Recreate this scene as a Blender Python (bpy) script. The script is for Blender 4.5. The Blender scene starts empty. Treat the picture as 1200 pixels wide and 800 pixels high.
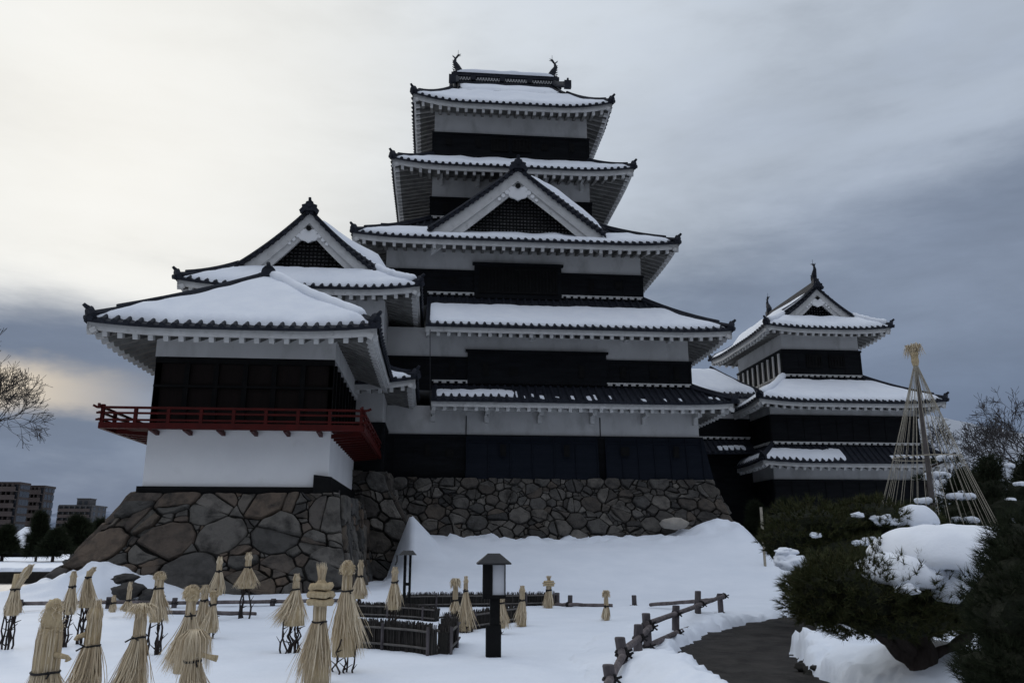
import bpy, math, random
import numpy as np
from mathutils import Vector, noise as mnoise

R = math.radians
SC = bpy.context.scene
COL = SC.collection
random.seed(7); np.random.seed(7)

# ------------------------------------------------------------------ camera
F, TILT, YAW, EYE = 950.0, 14.008, 5.31, 1.6
cam_d = bpy.data.cameras.new('camera'); cam = bpy.data.objects.new('camera', cam_d); COL.objects.link(cam)
cam.location = (0, 0, EYE); cam.rotation_euler = (R(90 + TILT), 0, R(-YAW))
cam_d.sensor_width = 36; cam_d.lens = 36 * F / 1200.0; cam_d.clip_start = 0.05; cam_d.clip_end = 20000
SC.camera = cam

# ------------------------------------------------------------------ sky, sun, exposure
SUN_AZ, SUN_EL = -24.0, 27.0            # degrees from +y (towards the castle), to the left
SC.view_settings.view_transform = 'Standard'; SC.view_settings.look = 'None'
SC.view_settings.exposure = 0.18; SC.view_settings.gamma = 1.0; SC.view_settings.use_curve_mapping = False
W = bpy.data.worlds.new('World'); SC.world = W; W.use_nodes = True
nt = W.node_tree; nt.nodes.clear()
def N(t, **kw):
    n = nt.nodes.new(t)
    for k, v in kw.items(): setattr(n, k, v)
    return n
def L(a, b): nt.links.new(a, b)
def math_(op, a, b=None, c=None, clamp=False):
    n = N('ShaderNodeMath', operation=op); n.use_clamp = clamp
    for i, v in enumerate((a, b, c)):
        if v is None: continue
        if isinstance(v, (int, float)): n.inputs[i].default_value = v
        else: L(v, n.inputs[i])
    return n.outputs[0]
def mixc(f, a, b):
    n = N('ShaderNodeMix', data_type='RGBA')
    for i, v in ((0, f), (6, a), (7, b)):
        if isinstance(v, (int, float)): n.inputs[i].default_value = v
        elif isinstance(v, tuple): n.inputs[i].default_value = (*v, 1)
        else: L(v, n.inputs[i])
    return n.outputs[2]
def ss(v, a, b):
    n = N('ShaderNodeMapRange', interpolation_type='SMOOTHSTEP'); L(v, n.inputs[0])
    n.inputs[1].default_value = a; n.inputs[2].default_value = b
    return n.outputs[0]
out = N('ShaderNodeOutputWorld'); bg = N('ShaderNodeBackground'); L(bg.outputs[0], out.inputs[0])
bg.inputs[1].default_value = 0.1
sky = N('ShaderNodeTexSky', sky_type='NISHITA'); sky.sun_disc = False
sky.sun_elevation = R(SUN_EL); sky.sun_rotation = R(SUN_AZ)
sky.air_density = 1.2; sky.dust_density = 2.0
tc = N('ShaderNodeTexCoord')
sep = N('ShaderNodeSeparateXYZ'); L(tc.outputs['Generated'], sep.inputs[0])
X, Y, Z = sep.outputs
el = math_('ARCSINE', Z)
sd = (math.sin(R(SUN_AZ)) * math.cos(R(SUN_EL)), math.cos(R(SUN_AZ)) * math.cos(R(SUN_EL)), math.sin(R(SUN_EL)))
dt = N('ShaderNodeVectorMath', operation='DOT_PRODUCT'); L(tc.outputs['Generated'], dt.inputs[0]); dt.inputs[1].default_value = sd
glow = ss(dt.outputs['Value'], 0.90, 1.0)
# long flat clouds: stretch the lookup vertically
def cloud_noise(sx, sy, sz, loc, scale, detail, rough, dist):
    mp = N('ShaderNodeMapping'); L(tc.outputs['Generated'], mp.inputs[0])
    mp.inputs['Scale'].default_value = (sx, sy, sz); mp.inputs['Location'].default_value = loc
    mp.inputs['Rotation'].default_value = (0.0, R(6), 0.0)
    nz = N('ShaderNodeTexNoise'); L(mp.outputs[0], nz.inputs['Vector'])
    nz.inputs['Scale'].default_value = scale; nz.inputs['Detail'].default_value = detail
    nz.inputs['Roughness'].default_value = rough; nz.inputs['Distortion'].default_value = dist
    return nz.outputs['Fac']
n1 = cloud_noise(1, 1, 4.2, (0.3, 0.1, 0.55), 1.6, 7, 0.55, 0.35)
n2 = cloud_noise(1, 1, 3.0, (2.3, 1.1, 0.2), 4.5, 6, 0.6, 0.2)
warp = math_('MULTIPLY_ADD', n1, 0.26, math_('MULTIPLY_ADD', n2, 0.10, -0.18))
# left: bright veil down to a cloud bank; right: slow fall to slate blue
right = ss(X, -0.38, 0.55)
warp = math_('MULTIPLY_ADD', n1, 0.22, math_('MULTIPLY_ADD', n2, 0.09, -0.155))
zz = math_('ADD', Z, warp)
tl_ = ss(zz, 0.20, 0.325)
tr_ = math_('ADD', math_('MULTIPLY', ss(math_('SUBTRACT', math_('MULTIPLY_ADD', warp, 0.5, zz), math_('MULTIPLY', X, 0.33)), 0.10, 0.29), 0.52), math_('MULTIPLY', ss(zz, 0.30, 0.72), 0.48))
hi_ = mixc(right, (6.6, 6.85, 6.95), (4.6, 5.15, 5.9))
lo_ = mixc(right, (1.05, 1.55, 2.45), mixc(ss(Z, 0.08, 0.30), (1.35, 1.8, 2.7), (2.0, 2.45, 3.3)))
tt = N('ShaderNodeMix'); L(right, tt.inputs[0]); L(tl_, tt.inputs[2]); L(tr_, tt.inputs[3])
cloud = mixc(tt.outputs[0], lo_, hi_)
streak = math_('MULTIPLY', math_('MULTIPLY', ss(n2, 0.46, 0.66), 0.24), math_('MULTIPLY_ADD', tt.outputs[0], 0.75, 0.25))
tex = math_('ADD', 1.0, math_('MULTIPLY_ADD', math_('SUBTRACT', n2, 0.5), 0.55, math_('MULTIPLY', math_('SUBTRACT', n1, 0.5), 0.55)))
tx = N('ShaderNodeVectorMath', operation='SCALE'); L(cloud, tx.inputs[0]); L(tex, tx.inputs['Scale']); cloud = tx.outputs[0]
cloud = mixc(streak, cloud, mixc(right, (6.2, 6.5, 6.9), (2.6, 3.1, 4.1)))
cloud = mixc(math_('MULTIPLY', math_('MULTIPLY', glow, 0.6), tl_), cloud, (7.9, 7.8, 7.35))
# a torn band of warm light above the left horizon
be = math_('ADD', el, math_('MULTIPLY', math_('SUBTRACT', n2, 0.5), 0.09))
band = math_('MULTIPLY', ss(be, 0.118, 0.150), math_('SUBTRACT', 1.0, ss(be, 0.165, 0.200)))
band = math_('MULTIPLY', band, math_('SUBTRACT', 1.0, ss(X, -0.50, -0.28)))
cloud = mixc(math_('MULTIPLY', band, 0.95, clamp=True), cloud, (7.2, 6.2, 4.8))
# overhead stays bright, the low sky behind the camera is the dim evening side
back = ss(Y, -0.35, 0.40)
cloud = mixc(back, mixc(ss(Z, 0.25, 0.90), (1.25, 1.4, 1.7), (8.2, 8.9, 10.2)), cloud)
L(mixc(0.98, sky.outputs[0], cloud), bg.inputs[0])

sl = bpy.data.lights.new('sun', 'SUN'); sl.energy = 0.5; sl.angle = R(14); sl.color = (1.0, 0.95, 0.87)
so = bpy.data.objects.new('sun', sl); COL.objects.link(so)
so.rotation_euler = Vector(sd).to_track_quat('Z', 'Y').to_euler()

# ------------------------------------------------------------------ pixel helpers (1200 x 800 photograph)
_t, _p = R(TILT), R(YAW)
FW = (math.sin(_p) * math.cos(_t), math.cos(_p) * math.cos(_t), math.sin(_t))
RT = (math.cos(_p), -math.sin(_p), 0.0)
UP = (-math.sin(_p) * math.sin(_t), -math.cos(_p) * math.sin(_t), math.cos(_t))
def ray(px, py):
    a, b = (px - 600) / F, (400 - py) / F
    return [FW[i] + a * RT[i] + b * UP[i] for i in range(3)]
def at(px, py, y):
    d = ray(px, py); t = y / d[1]
    return Vector((d[0] * t, y, EYE + d[2] * t))

# ------------------------------------------------------------------ materials
def mat(name, col, rough=0.8, col2=None, scale=3.0, bump=0.0, bscale=20.0, spec=0.3, island=None, stretch=(1, 1, 1), metal=0.0, dark=None, wave=None):
    """two-tone noise material; island = colours picked per loose piece; dark = (colour, scale, lo, hi) blotches"""
    m = bpy.data.materials.new(name); m.use_nodes = True
    t = m.node_tree; b = t.nodes['Principled BSDF']
    b.inputs['Roughness'].default_value = rough; b.inputs['Specular IOR Level'].default_value = spec; b.inputs['Metallic'].default_value = metal
    co = t.nodes.new('ShaderNodeTexCoord'); mp = t.nodes.new('ShaderNodeMapping')
    t.links.new(co.outputs['Object'], mp.inputs[0]); mp.inputs['Scale'].default_value = stretch
    def noise(s, d=6, r=0.6):
        n = t.nodes.new('ShaderNodeTexNoise'); t.links.new(mp.outputs[0], n.inputs['Vector'])
        n.inputs['Scale'].default_value = s; n.inputs['Detail'].default_value = d; n.inputs['Roughness'].default_value = r
        return n.outputs['Fac']
    def mix(f, a, bb, typ='MIX'):
        n = t.nodes.new('ShaderNodeMix'); n.data_type = 'RGBA'; n.blend_type = typ
        for i, v in ((0, f), (6, a), (7, bb)):
            if isinstance(v, (int, float)): n.inputs[i].default_value = v
            elif isinstance(v, tuple): n.inputs[i].default_value = (*v, 1)
            else: t.links.new(v, n.inputs[i])
        return n.outputs[2]
    def mr(v, a, c):
        n = t.nodes.new('ShaderNodeMapRange'); t.links.new(v, n.inputs[0]); n.inputs[1].default_value = a; n.inputs[2].default_value = c
        return n.outputs[0]
    c = col
    if island:
        g = t.nodes.new('ShaderNodeNewGeometry'); cr = t.nodes.new('ShaderNodeValToRGB')
        t.links.new(g.outputs['Random Per Island'], cr.inputs[0])
        els = cr.color_ramp.elements
        while len(els) < len(island): els.new(0.5)
        for i, (e, k) in enumerate(zip(els, island)):
            e.position = i / (len(island) - 1); e.color = (*k, 1)
        c = cr.outputs[0]
    if col2 is not None:
        c = mix(mr(noise(scale), 0.35, 0.65), c, col2)
    if dark is not None:
        c = mix(mr(noise(dark[1]), dark[2], dark[3]), c, dark[0])
    if isinstance(c, tuple): b.inputs['Base Color'].default_value = (*c, 1)
    else: t.links.new(c, b.inputs['Base Color'])
    if bump:
        bp = t.nodes.new('ShaderNodeBump'); bp.inputs['Strength'].default_value = bump; bp.inputs['Distance'].default_value = 0.05
        h = noise(bscale)
        if wave:
            w = t.nodes.new('ShaderNodeTexWave'); w.wave_type = 'BANDS'; w.bands_direction = 'Z'; w.wave_profile = 'SAW'
            t.links.new(co.outputs['Object'], w.inputs[0]); w.inputs['Scale'].default_value = wave
            ad = t.nodes.new('ShaderNodeMath'); ad.operation = 'ADD'; t.links.new(h, ad.inputs[0]); t.links.new(w.outputs['Fac'], ad.inputs[1]); h = ad.outputs[0]
        t.links.new(h, bp.inputs['Height']); t.links.new(bp.outputs[0], b.inputs['Normal'])
    return m
M = {}
M['snow'] = mat('snow', (0.82, 0.865, 0.94), 0.75, (0.76, 0.81, 0.89), 0.7, 0.25, 9.0, 0.25)
M['roofsnow'] = mat('roof snow', (0.84, 0.87, 0.92), 0.75, (0.78, 0.815, 0.88), 1.3, 0.3, 5.0, 0.25)
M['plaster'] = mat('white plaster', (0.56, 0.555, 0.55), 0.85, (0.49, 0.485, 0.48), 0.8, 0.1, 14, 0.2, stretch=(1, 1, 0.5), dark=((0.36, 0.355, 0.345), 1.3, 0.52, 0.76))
M['paleplaster'] = mat('paler white plaster', (0.80, 0.80, 0.80), 0.85, (0.75, 0.75, 0.755), 0.7, 0.08, 14, 0.2, dark=((0.66, 0.66, 0.65), 1.2, 0.62, 0.8))  # paler copy of the white plaster, for the turret wall and pendants
M['soffit'] = mat('weathered soffit with painted shade', (0.20, 0.195, 0.185), 0.9, (0.13, 0.127, 0.12), 2.5, 0.1, 20, 0.1, dark=((0.08, 0.078, 0.072), 3.0, 0.58, 0.8))  # dirty limewash, darkened further to carry the shade under the eaves
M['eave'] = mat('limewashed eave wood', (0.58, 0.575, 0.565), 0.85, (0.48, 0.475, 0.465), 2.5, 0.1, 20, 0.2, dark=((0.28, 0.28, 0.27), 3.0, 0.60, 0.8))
M['board'] = mat('black lacquered boards', (0.006, 0.0065, 0.008), 0.6, (0.011, 0.012, 0.014), 2.0, 0.35, 25, 0.07, stretch=(0.4, 0.4, 3), wave=3.2)
M['bluboard'] = mat('blue black boards', (0.006, 0.0085, 0.014), 0.6, (0.009, 0.0115, 0.018), 2.0, 0.35, 25, 0.08, stretch=(0.4, 0.4, 3), wave=3.2)
M['black'] = mat('black timber', (0.006, 0.006, 0.0065), 0.65, (0.010, 0.010, 0.010), 3, 0.2, 30, 0.08)
M['brown'] = mat('dark brown shutters', (0.008, 0.005, 0.004), 0.75, (0.012, 0.007, 0.006), 3, 0.2, 30, 0.2, stretch=(6, 6, 0.5))
M['tile'] = mat('dark roof tile', (0.013, 0.015, 0.022), 0.6, (0.024, 0.027, 0.036), 2.5, 0.2, 30, 0.16, dark=((0.055, 0.058, 0.066), 5, 0.64, 0.82))
M['red'] = mat('red lacquer', (0.062, 0.006, 0.0045), 0.5, (0.042, 0.0045, 0.0035), 3, 0.1, 30, 0.15)
M['stone'] = mat('castle stone', (0.100, 0.100, 0.100), 0.85, None, 3, 1.0, 7, 0.25,
    island=[(0.065, 0.062, 0.058), (0.125, 0.116, 0.103), (0.079, 0.078, 0.075), (0.123, 0.093, 0.071), (0.043, 0.042, 0.041), (0.154, 0.141, 0.125), (0.092, 0.077, 0.062), (0.136, 0.100, 0.074), (0.056, 0.055, 0.053), (0.108, 0.100, 0.088)],
    dark=((0.029, 0.027, 0.025), 2.3, 0.45, 0.72))
M['smallstone'] = mat('rubble stone', (0.100, 0.100, 0.100), 0.85, None, 3, 1.0, 9, 0.25,
    island=[(0.064, 0.060, 0.055), (0.130, 0.119, 0.106), (0.073, 0.070, 0.066), (0.097, 0.078, 0.062), (0.039, 0.038, 0.037), (0.159, 0.147, 0.131), (0.086, 0.076, 0.065), (0.051, 0.049, 0.047), (0.111, 0.103, 0.092)],
    dark=((0.031, 0.029, 0.027), 2.3, 0.47, 0.72))
M['palestone'] = mat('pale stone', (0.36, 0.33, 0.29), 0.85, (0.28, 0.26, 0.23), 4, 0.4, 12)
M['gap'] = mat('dark earth in the joints', (0.018, 0.017, 0.015), 0.95, (0.03, 0.028, 0.024), 6, 0.3, 30)
M['straw'] = mat('straw', (0.5, 0.4, 0.25), 0.7, None, 5, 0, 1, 0.25,
    island=[(0.60, 0.49, 0.335), (0.73, 0.62, 0.45), (0.44, 0.345, 0.23), (0.67, 0.56, 0.39), (0.53, 0.43, 0.29), (0.78, 0.68, 0.51), (0.30, 0.225, 0.145)])
M['strawcore'] = mat('packed straw', (0.60, 0.48, 0.30), 0.85, (0.42, 0.32, 0.19), 40, 0.6, 60, 0.2, stretch=(1, 1, 0.12))
M['cord'] = mat('black cord', (0.008, 0.007, 0.008), 0.7, (0.014, 0.012, 0.012), 30, 0.2, 80)
M['twig'] = mat('peony twigs', (0.020, 0.014, 0.013), 0.8, (0.036, 0.026, 0.022), 14, 0.5, 50)
M['log'] = mat('weathered log', (0.115, 0.10, 0.104), 0.85, (0.06, 0.053, 0.056), 9, 0.5, 30, stretch=(1, 1, 0.35), dark=((0.14, 0.125, 0.125), 5, 0.55, 0.75))
M['rail'] = mat('weathered rail', (0.16, 0.135, 0.135), 0.85, (0.07, 0.058, 0.058), 7, 0.5, 30, dark=((0.25, 0.22, 0.215), 4, 0.55, 0.75))
M['brush'] = mat('brushwood', (0.05, 0.05, 0.05), 0.9, None, 5, 0, 1, 0.2, island=[(0.030, 0.028, 0.027), (0.060, 0.055, 0.052), (0.042, 0.037, 0.035), (0.085, 0.076, 0.068), (0.022, 0.020, 0.020)])
M['bamboo'] = mat('grey split bamboo', (0.13, 0.12, 0.11), 0.7, (0.08, 0.072, 0.066), 8, 0.2, 30)
M['rope'] = mat('straw rope', (0.44, 0.40, 0.32), 0.85, (0.28, 0.25, 0.20), 20, 0.2, 60)
M['pole'] = mat('pole wood', (0.115, 0.10, 0.095), 0.8, (0.075, 0.065, 0.06), 6, 0.3, 30)
M['bark'] = mat('pine bark', (0.030, 0.022, 0.018), 0.95, (0.055, 0.042, 0.036), 7, 1.0, 14, stretch=(1, 1, 0.4))
M['greybark'] = mat('grey bark', (0.030, 0.027, 0.027), 0.9, (0.05, 0.045, 0.044), 5, 0.4, 20)
M['needle'] = mat('pine needles', (0.03, 0.04, 0.015), 0.7, None, 5, 0, 1, 0.2, island=[(0.026, 0.036, 0.012), (0.048, 0.056, 0.017), (0.034, 0.043, 0.014), (0.075, 0.066, 0.024), (0.020, 0.028, 0.010), (0.055, 0.050, 0.018)])
M['darkneedle'] = mat('dark needles', (0.02, 0.027, 0.014), 0.8, None, 5, 0, 1, 0.15, island=[(0.014, 0.020, 0.010), (0.022, 0.030, 0.014), (0.018, 0.023, 0.012), (0.028, 0.032, 0.015)])
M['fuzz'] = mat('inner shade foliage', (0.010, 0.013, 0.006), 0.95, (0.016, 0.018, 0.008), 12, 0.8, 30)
M['path'] = mat('dark wet path', (0.030, 0.027, 0.025), 0.85, (0.050, 0.045, 0.041), 2.6, 1.0, 16, 0.2, dark=((0.016, 0.014, 0.013), 1.6, 0.48, 0.66))
M['ice'] = mat('frozen moat with sky tint', (0.50, 0.45, 0.40), 0.35, (0.42, 0.385, 0.35), 0.25, 0.05, 3, 0.4)  # beige of the reflected sky is put into the base colour
M['glass'] = mat('frosted lamp pane', (0.55, 0.56, 0.59), 0.25, (0.47, 0.48, 0.51), 2, 0.0, 1, 0.5)
M['concrete'] = mat('brown grey apartment wall', (0.058, 0.045, 0.041), 0.9, (0.046, 0.037, 0.034), 0.2, 0.05, 5)
M['concretelight'] = mat('grey apartment wall', (0.085, 0.080, 0.080), 0.9, (0.068, 0.065, 0.065), 0.2, 0.05, 5)
M['railing'] = mat('pale balcony front', (0.080, 0.063, 0.057), 0.9, (0.064, 0.050, 0.046), 0.4)
M['pane'] = mat('dark window pane', (0.018, 0.022, 0.028), 0.2, (0.03, 0.034, 0.042), 0.6, 0, 1, 0.5)
M['mountain'] = mat('forested mountain with snow', (0.10, 0.125, 0.175), 1.0, (0.28, 0.32, 0.40), 0.008, 0, 1, 0.0)
M['snowhill'] = mat('snowy hillside', (0.50, 0.53, 0.58), 1.0, (0.36, 0.39, 0.44), 0.006, 0, 1, 0.0)
M['iron'] = mat('dark iron', (0.02, 0.021, 0.023), 0.5, (0.03, 0.03, 0.032), 6, 0.1, 30, 0.4, metal=0.3)

# ------------------------------------------------------------------ mesh builder
class MB:
    def __init__(s): s.v = []; s.f = []
    def add(s, vs, fs):
        o = len(s.v); s.v.extend([tuple(p) for p in vs]); s.f.extend([tuple(i + o for i in f) for f in fs])
    def box(s, x0, x1, y0, y1, z0, z1):
        s.add([(x0, y0, z0), (x1, y0, z0), (x1, y1, z0), (x0, y1, z0), (x0, y0, z1), (x1, y0, z1), (x1, y1, z1), (x0, y1, z1)],
              [(0, 3, 2, 1), (4, 5, 6, 7), (0, 1, 5, 4), (1, 2, 6, 5), (2, 3, 7, 6), (3, 0, 4, 7)])
    def hexa(s, p):       # 8 points: bottom ring, top ring
        s.add(p, [(0, 3, 2, 1), (4, 5, 6, 7), (0, 1, 5, 4), (1, 2, 6, 5), (2, 3, 7, 6), (3, 0, 4, 7)])
    def beam(s, a, b, w, h, up=(0, 0, 1)):
        a, b = Vector(a), Vector(b); d = (b - a).normalized(); r = d.cross(Vector(up))
        if r.length < 1e-4: r = Vector((1, 0, 0))
        r.normalize(); u = r.cross(d)
        q = []
        for p in (a, b):
            q += [p - r * w / 2 - u * h / 2, p + r * w / 2 - u * h / 2, p + r * w / 2 + u * h / 2, p - r * w / 2 + u * h / 2]
        s.add(q, [(0, 3, 2, 1), (4, 5, 6, 7), (0, 1, 5, 4), (1, 2, 6, 5), (2, 3, 7, 6), (3, 0, 4, 7)])
    def tube(s, pts, rad, n=6, cap=True):
        pts = [Vector(p) for p in pts]
        if isinstance(rad, (int, float)): rad = [rad] * len(pts)
        o = len(s.v); pr = None
        for i, p in enumerate(pts):
            d = (pts[min(i + 1, len(pts) - 1)] - pts[max(i - 1, 0)])
            if d.length < 1e-9: d = Vector((0, 0, 1))
            d.normalize()
            if pr is None:
                r = d.cross(Vector((0, 0, 1)))
                if r.length < 0.05: r = d.cross(Vector((1, 0, 0)))
            else: r = pr - d * pr.dot(d)
            r.normalize(); pr = r; u = d.cross(r)
            for k in range(n):
                a = 2 * math.pi * k / n
                s.v.append(tuple(p + (r * math.cos(a) + u * math.sin(a)) * rad[i]))
        for i in range(len(pts) - 1):
            for k in range(n):
                a, b = o + i * n + k, o + i * n + (k + 1) % n
                s.f.append((a, b, b + n, a + n))
        if cap:
            s.f.append(tuple(o + k for k in reversed(range(n))))
            e = o + (len(pts) - 1) * n; s.f.append(tuple(e + k for k in range(n)))
    def grid(s, P):       # P[i][j] points
        o = len(s.v); n, m = len(P), len(P[0])
        for r in P: s.v.extend([tuple(p) for p in r])
        for i in range(n - 1):
            for j in range(m - 1):
                a = o + i * m + j; s.f.append((a, a + 1, a + m + 1, a + m))
    def lathe(s, prof, c=(0, 0, 0), n=12, jit=0.0, rnd=None):
        o = len(s.v)
        for r, z in prof:
            for k in range(n):
                a = 2 * math.pi * k / n; rr = r * (1 + (rnd.uniform(-jit, jit) if rnd and jit else 0))
                s.v.append((c[0] + rr * math.cos(a), c[1] + rr * math.sin(a), c[2] + z))
        for i in range(len(prof) - 1):
            for k in range(n):
                a, b = o + i * n + k, o + i * n + (k + 1) % n
                s.f.append((a, b, b + n, a + n))
        s.f.append(tuple(o + k for k in reversed(range(n))))
        e = o + (len(prof) - 1) * n; s.f.append(tuple(e + k for k in range(n)))
    def ico(s, c, rx, ry, rz, sub=2, jit=0.0, seed=0.0):
        import bmesh
        bm = bmesh.new(); bmesh.ops.create_icosphere(bm, subdivisions=sub, radius=1)
        vs = []
        for v in bm.verts:
            k = 1 + jit * mnoise.noise(v.co * 1.7 + Vector((seed, seed * .7, 0)))
            vs.append((c[0] + v.co.x * rx * k, c[1] + v.co.y * ry * k, c[2] + v.co.z * rz * k))
        s.add(vs, [tuple(v.index for v in f.verts) for f in bm.faces]); bm.free()
    def build(s, name, m, parent=None, smooth=False):
        me = bpy.data.meshes.new(name); me.from_pydata(s.v, [], s.f); me.materials.append(m)
        if smooth: me.polygons.foreach_set('use_smooth', [True] * len(me.polygons))
        me.update()
        o = bpy.data.objects.new(name, me); COL.objects.link(o)
        if parent:
            o.parent = parent
            p = Vector((0, 0, 0)); q = parent
            while q: p += q.location; q = q.parent
            o.location = -p            # meshes are written in world coordinates
        return o
def np_mesh(name, V, Fq, m, parent=None, smooth=False):
    V = np.asarray(V, dtype=np.float32); Fq = np.asarray(Fq, dtype=np.int32); k = Fq.shape[1]
    me = bpy.data.meshes.new(name); me.vertices.add(len(V)); me.vertices.foreach_set('co', V.ravel())
    me.loops.add(Fq.size); me.loops.foreach_set('vertex_index', Fq.ravel())
    me.polygons.add(len(Fq)); me.polygons.foreach_set('loop_start', np.arange(0, Fq.size, k, dtype=np.int32))
    if smooth: me.polygons.foreach_set('use_smooth', np.ones(len(Fq), dtype=bool))
    me.materials.append(m); me.update(calc_edges=True); me.validate()
    o = bpy.data.objects.new(name, me); COL.objects.link(o)
    if parent:
        o.parent = parent; p = Vector((0, 0, 0)); q = parent
        while q: p += q.location; q = q.parent
        o.location = -p
    return o
def thing(name, loc, label, cat, group=None):
    o = bpy.data.objects.new(name, None); COL.objects.link(o); o.location = loc; o.empty_display_size = 0.3
    o['label'] = label; o['category'] = cat
    if group: o['group'] = group
    return o
def tag(o, label, cat, group=None):
    o['label'] = label; o['category'] = cat
    if group: o['group'] = group
    return o
def struct(o): o['kind'] = 'structure'; return o
def nz(x, y, z=0.0): return mnoise.noise(Vector((x, y, z)))
def sstep(a, b, x):
    t = np.clip((x - a) / (b - a), 0, 1); return t * t * (3 - 2 * t)

# ================================================================== GROUND
def vnoise(x, y, seed=0, f=1.0):
    """cheap smooth value noise on arrays"""
    x = x * f + seed * 17.3; y = y * f + seed * 9.1
    xi, yi = np.floor(x), np.floor(y); xf, yf = x - xi, y - yi
    xf = xf * xf * (3 - 2 * xf); yf = yf * yf * (3 - 2 * yf)
    def h(a, b):
        v = np.sin(a * 127.1 + b * 311.7 + seed * 74.7) * 43758.5453
        return v - np.floor(v)
    return (h(xi, yi) * (1 - xf) + h(xi + 1, yi) * xf) * (1 - yf) + (h(xi, yi + 1) * (1 - xf) + h(xi + 1, yi + 1) * xf) * yf - 0.5
PATH = [(3.85, 2.0), (3.85, 6.0), (3.88, 9.0), (4.25, 11.5), (4.9, 13.7), (6.0, 15.6), (7.2, 17.2), (8.6, 18.6), (10.6, 19.6), (13.5, 20.2), (18, 20.5)]
PATHW = [0.74, 0.74, 0.72, 0.74, 0.74, 0.74, 0.72, 0.72, 0.75, 0.8, 0.8]
def seg_dist(x, y, pts, ws=None):
    best = np.full(x.shape, 1e9)
    for i in range(len(pts) - 1):
        (ax, ay), (bx, by) = pts[i], pts[i + 1]
        dx, dy = bx - ax, by - ay; t = np.clip(((x - ax) * dx + (y - ay) * dy) / (dx * dx + dy * dy), 0, 1)
        d = np.hypot(x - ax - t * dx, y - ay - t * dy)
        if ws: d = d - (ws[i] * (1 - t) + ws[i + 1] * t)
        best = np.minimum(best, d)
    return best
def edge_x(y): return np.interp(y, [20, 26, 29, 32, 34, 36, 38], [13.2, 12.7, 12.55, 12.5, 12.75, 13.2, 13.2])
def ground_h(x, y):
    h = 0.10 * vnoise(x, y, 1, 0.22) + 0.05 * vnoise(x, y, 2, 0.7) + 0.018 * vnoise(x, y, 3, 2.3)
    h = h + 0.22 * sstep(20.5, 25, y) * (1 - sstep(-1.5, 2, x))
    # bank of snow against the main stone base, highest at its right-hand corner
    bank = 1.85 * sstep(25.5, 36.2, y) ** 0.85 + 0.75 * sstep(8.5, 13.2, x) * sstep(30, 36, y)
    bank = bank + 0.10 * vnoise(x, y, 4, 0.55) * sstep(26, 30, y)
    fall = 1 - sstep(0.0, 3.2, x - edge_x(y))
    bank = np.where((x > -4) & (y < 44), bank * fall * sstep(-1.9, -0.5, x) - 1.6 * (1 - fall) * sstep(22, 29, y), 0)
    h = h + bank
    bank_edge = sstep(33.0, 35.0, y) * (x > 0.5) * (x < 13) * (y < 37.5)
    h = h + bank_edge * (0.42 * vnoise(x, y, 21, 1.1) + 0.28 * vnoise(x, y, 22, 2.9))
    # drift lying on the flared corner of the attached turret's base
    ax, ay, az = -0.98, 33.7, 2.8
    rx_, ry_ = x - ax, y - ay; dist = np.hypot(rx_, ry_)
    def lateral(bx, by, sgn):      # how far outside the fan's edge, in metres
        dx, dy = bx - ax, by - ay; l = math.hypot(dx, dy)
        return np.maximum(0, sgn * (rx_ * dy - ry_ * dx) / l)
    right_out = lateral(1.25, 28.7, -1); left_out = lateral(-0.75, 27.6, 1)
    drift = az - 0.50 * dist - right_out * 0.75 - left_out * 2.2 + 0.10 * vnoise(x, y, 6, 0.9)
    h = np.maximum(h, np.where((y < 35.5) & (y > 26), drift, -9))
    # snow hummocks at the foot of the moon viewing turret, left
    h = h + 0.66 * np.exp(-(((x + 9.4) / 1.9) ** 2 + ((y - 24.9) / 1.0) ** 2)) * (1 + 0.7 * vnoise(x, y, 7, 1.2) + 0.6 * vnoise(x, y, 17, 3.0))
    # mounds at the right under the pine
    h = h + 0.42 * np.exp(-(((x - 5.9) / 0.75) ** 2 + ((y - 9.6) / 1.7) ** 2)) + 0.25 * np.exp(-(((x - 5.6) / 0.5) ** 2 + ((y - 12.6) / 1.2) ** 2))
    h = h + 0.30 * np.exp(-(((x - 2.65) / 0.45) ** 2 + ((y - 9.5) / 2.0) ** 2)) + 0.16 * np.exp(-(((x - 5.5) / 0.9) ** 2 + ((y - 17.6) / 1.0) ** 2))
    # moat at the left
    mo = sstep(-11.0, -12.6, x) * sstep(24.6, 25.6, y) * (1 - sstep(51.0, 51.6, y))
    h = h * (1 - mo) - 2.6 * mo
    # beaten path: the snow stops at a ragged edge
    pd = seg_dist(x, y, PATH, PATHW) + 0.20 * vnoise(x, y, 8, 2.2) + 0.17 * vnoise(x, y, 9, 5.5) + 0.10 * vnoise(x, y, 10, 13)
    k = sstep(0.0, 0.28, pd)
    lump = (0.16 * vnoise(x, y, 11, 4.5) + 0.10 * vnoise(x, y, 12, 11.0)) * np.exp(-np.abs(pd - 0.25) / 0.35)
    h = np.where(pd < 1.5, (h + 0.05 + lump) * k - 0.32 * (1 - k), h)
    return h
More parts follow.
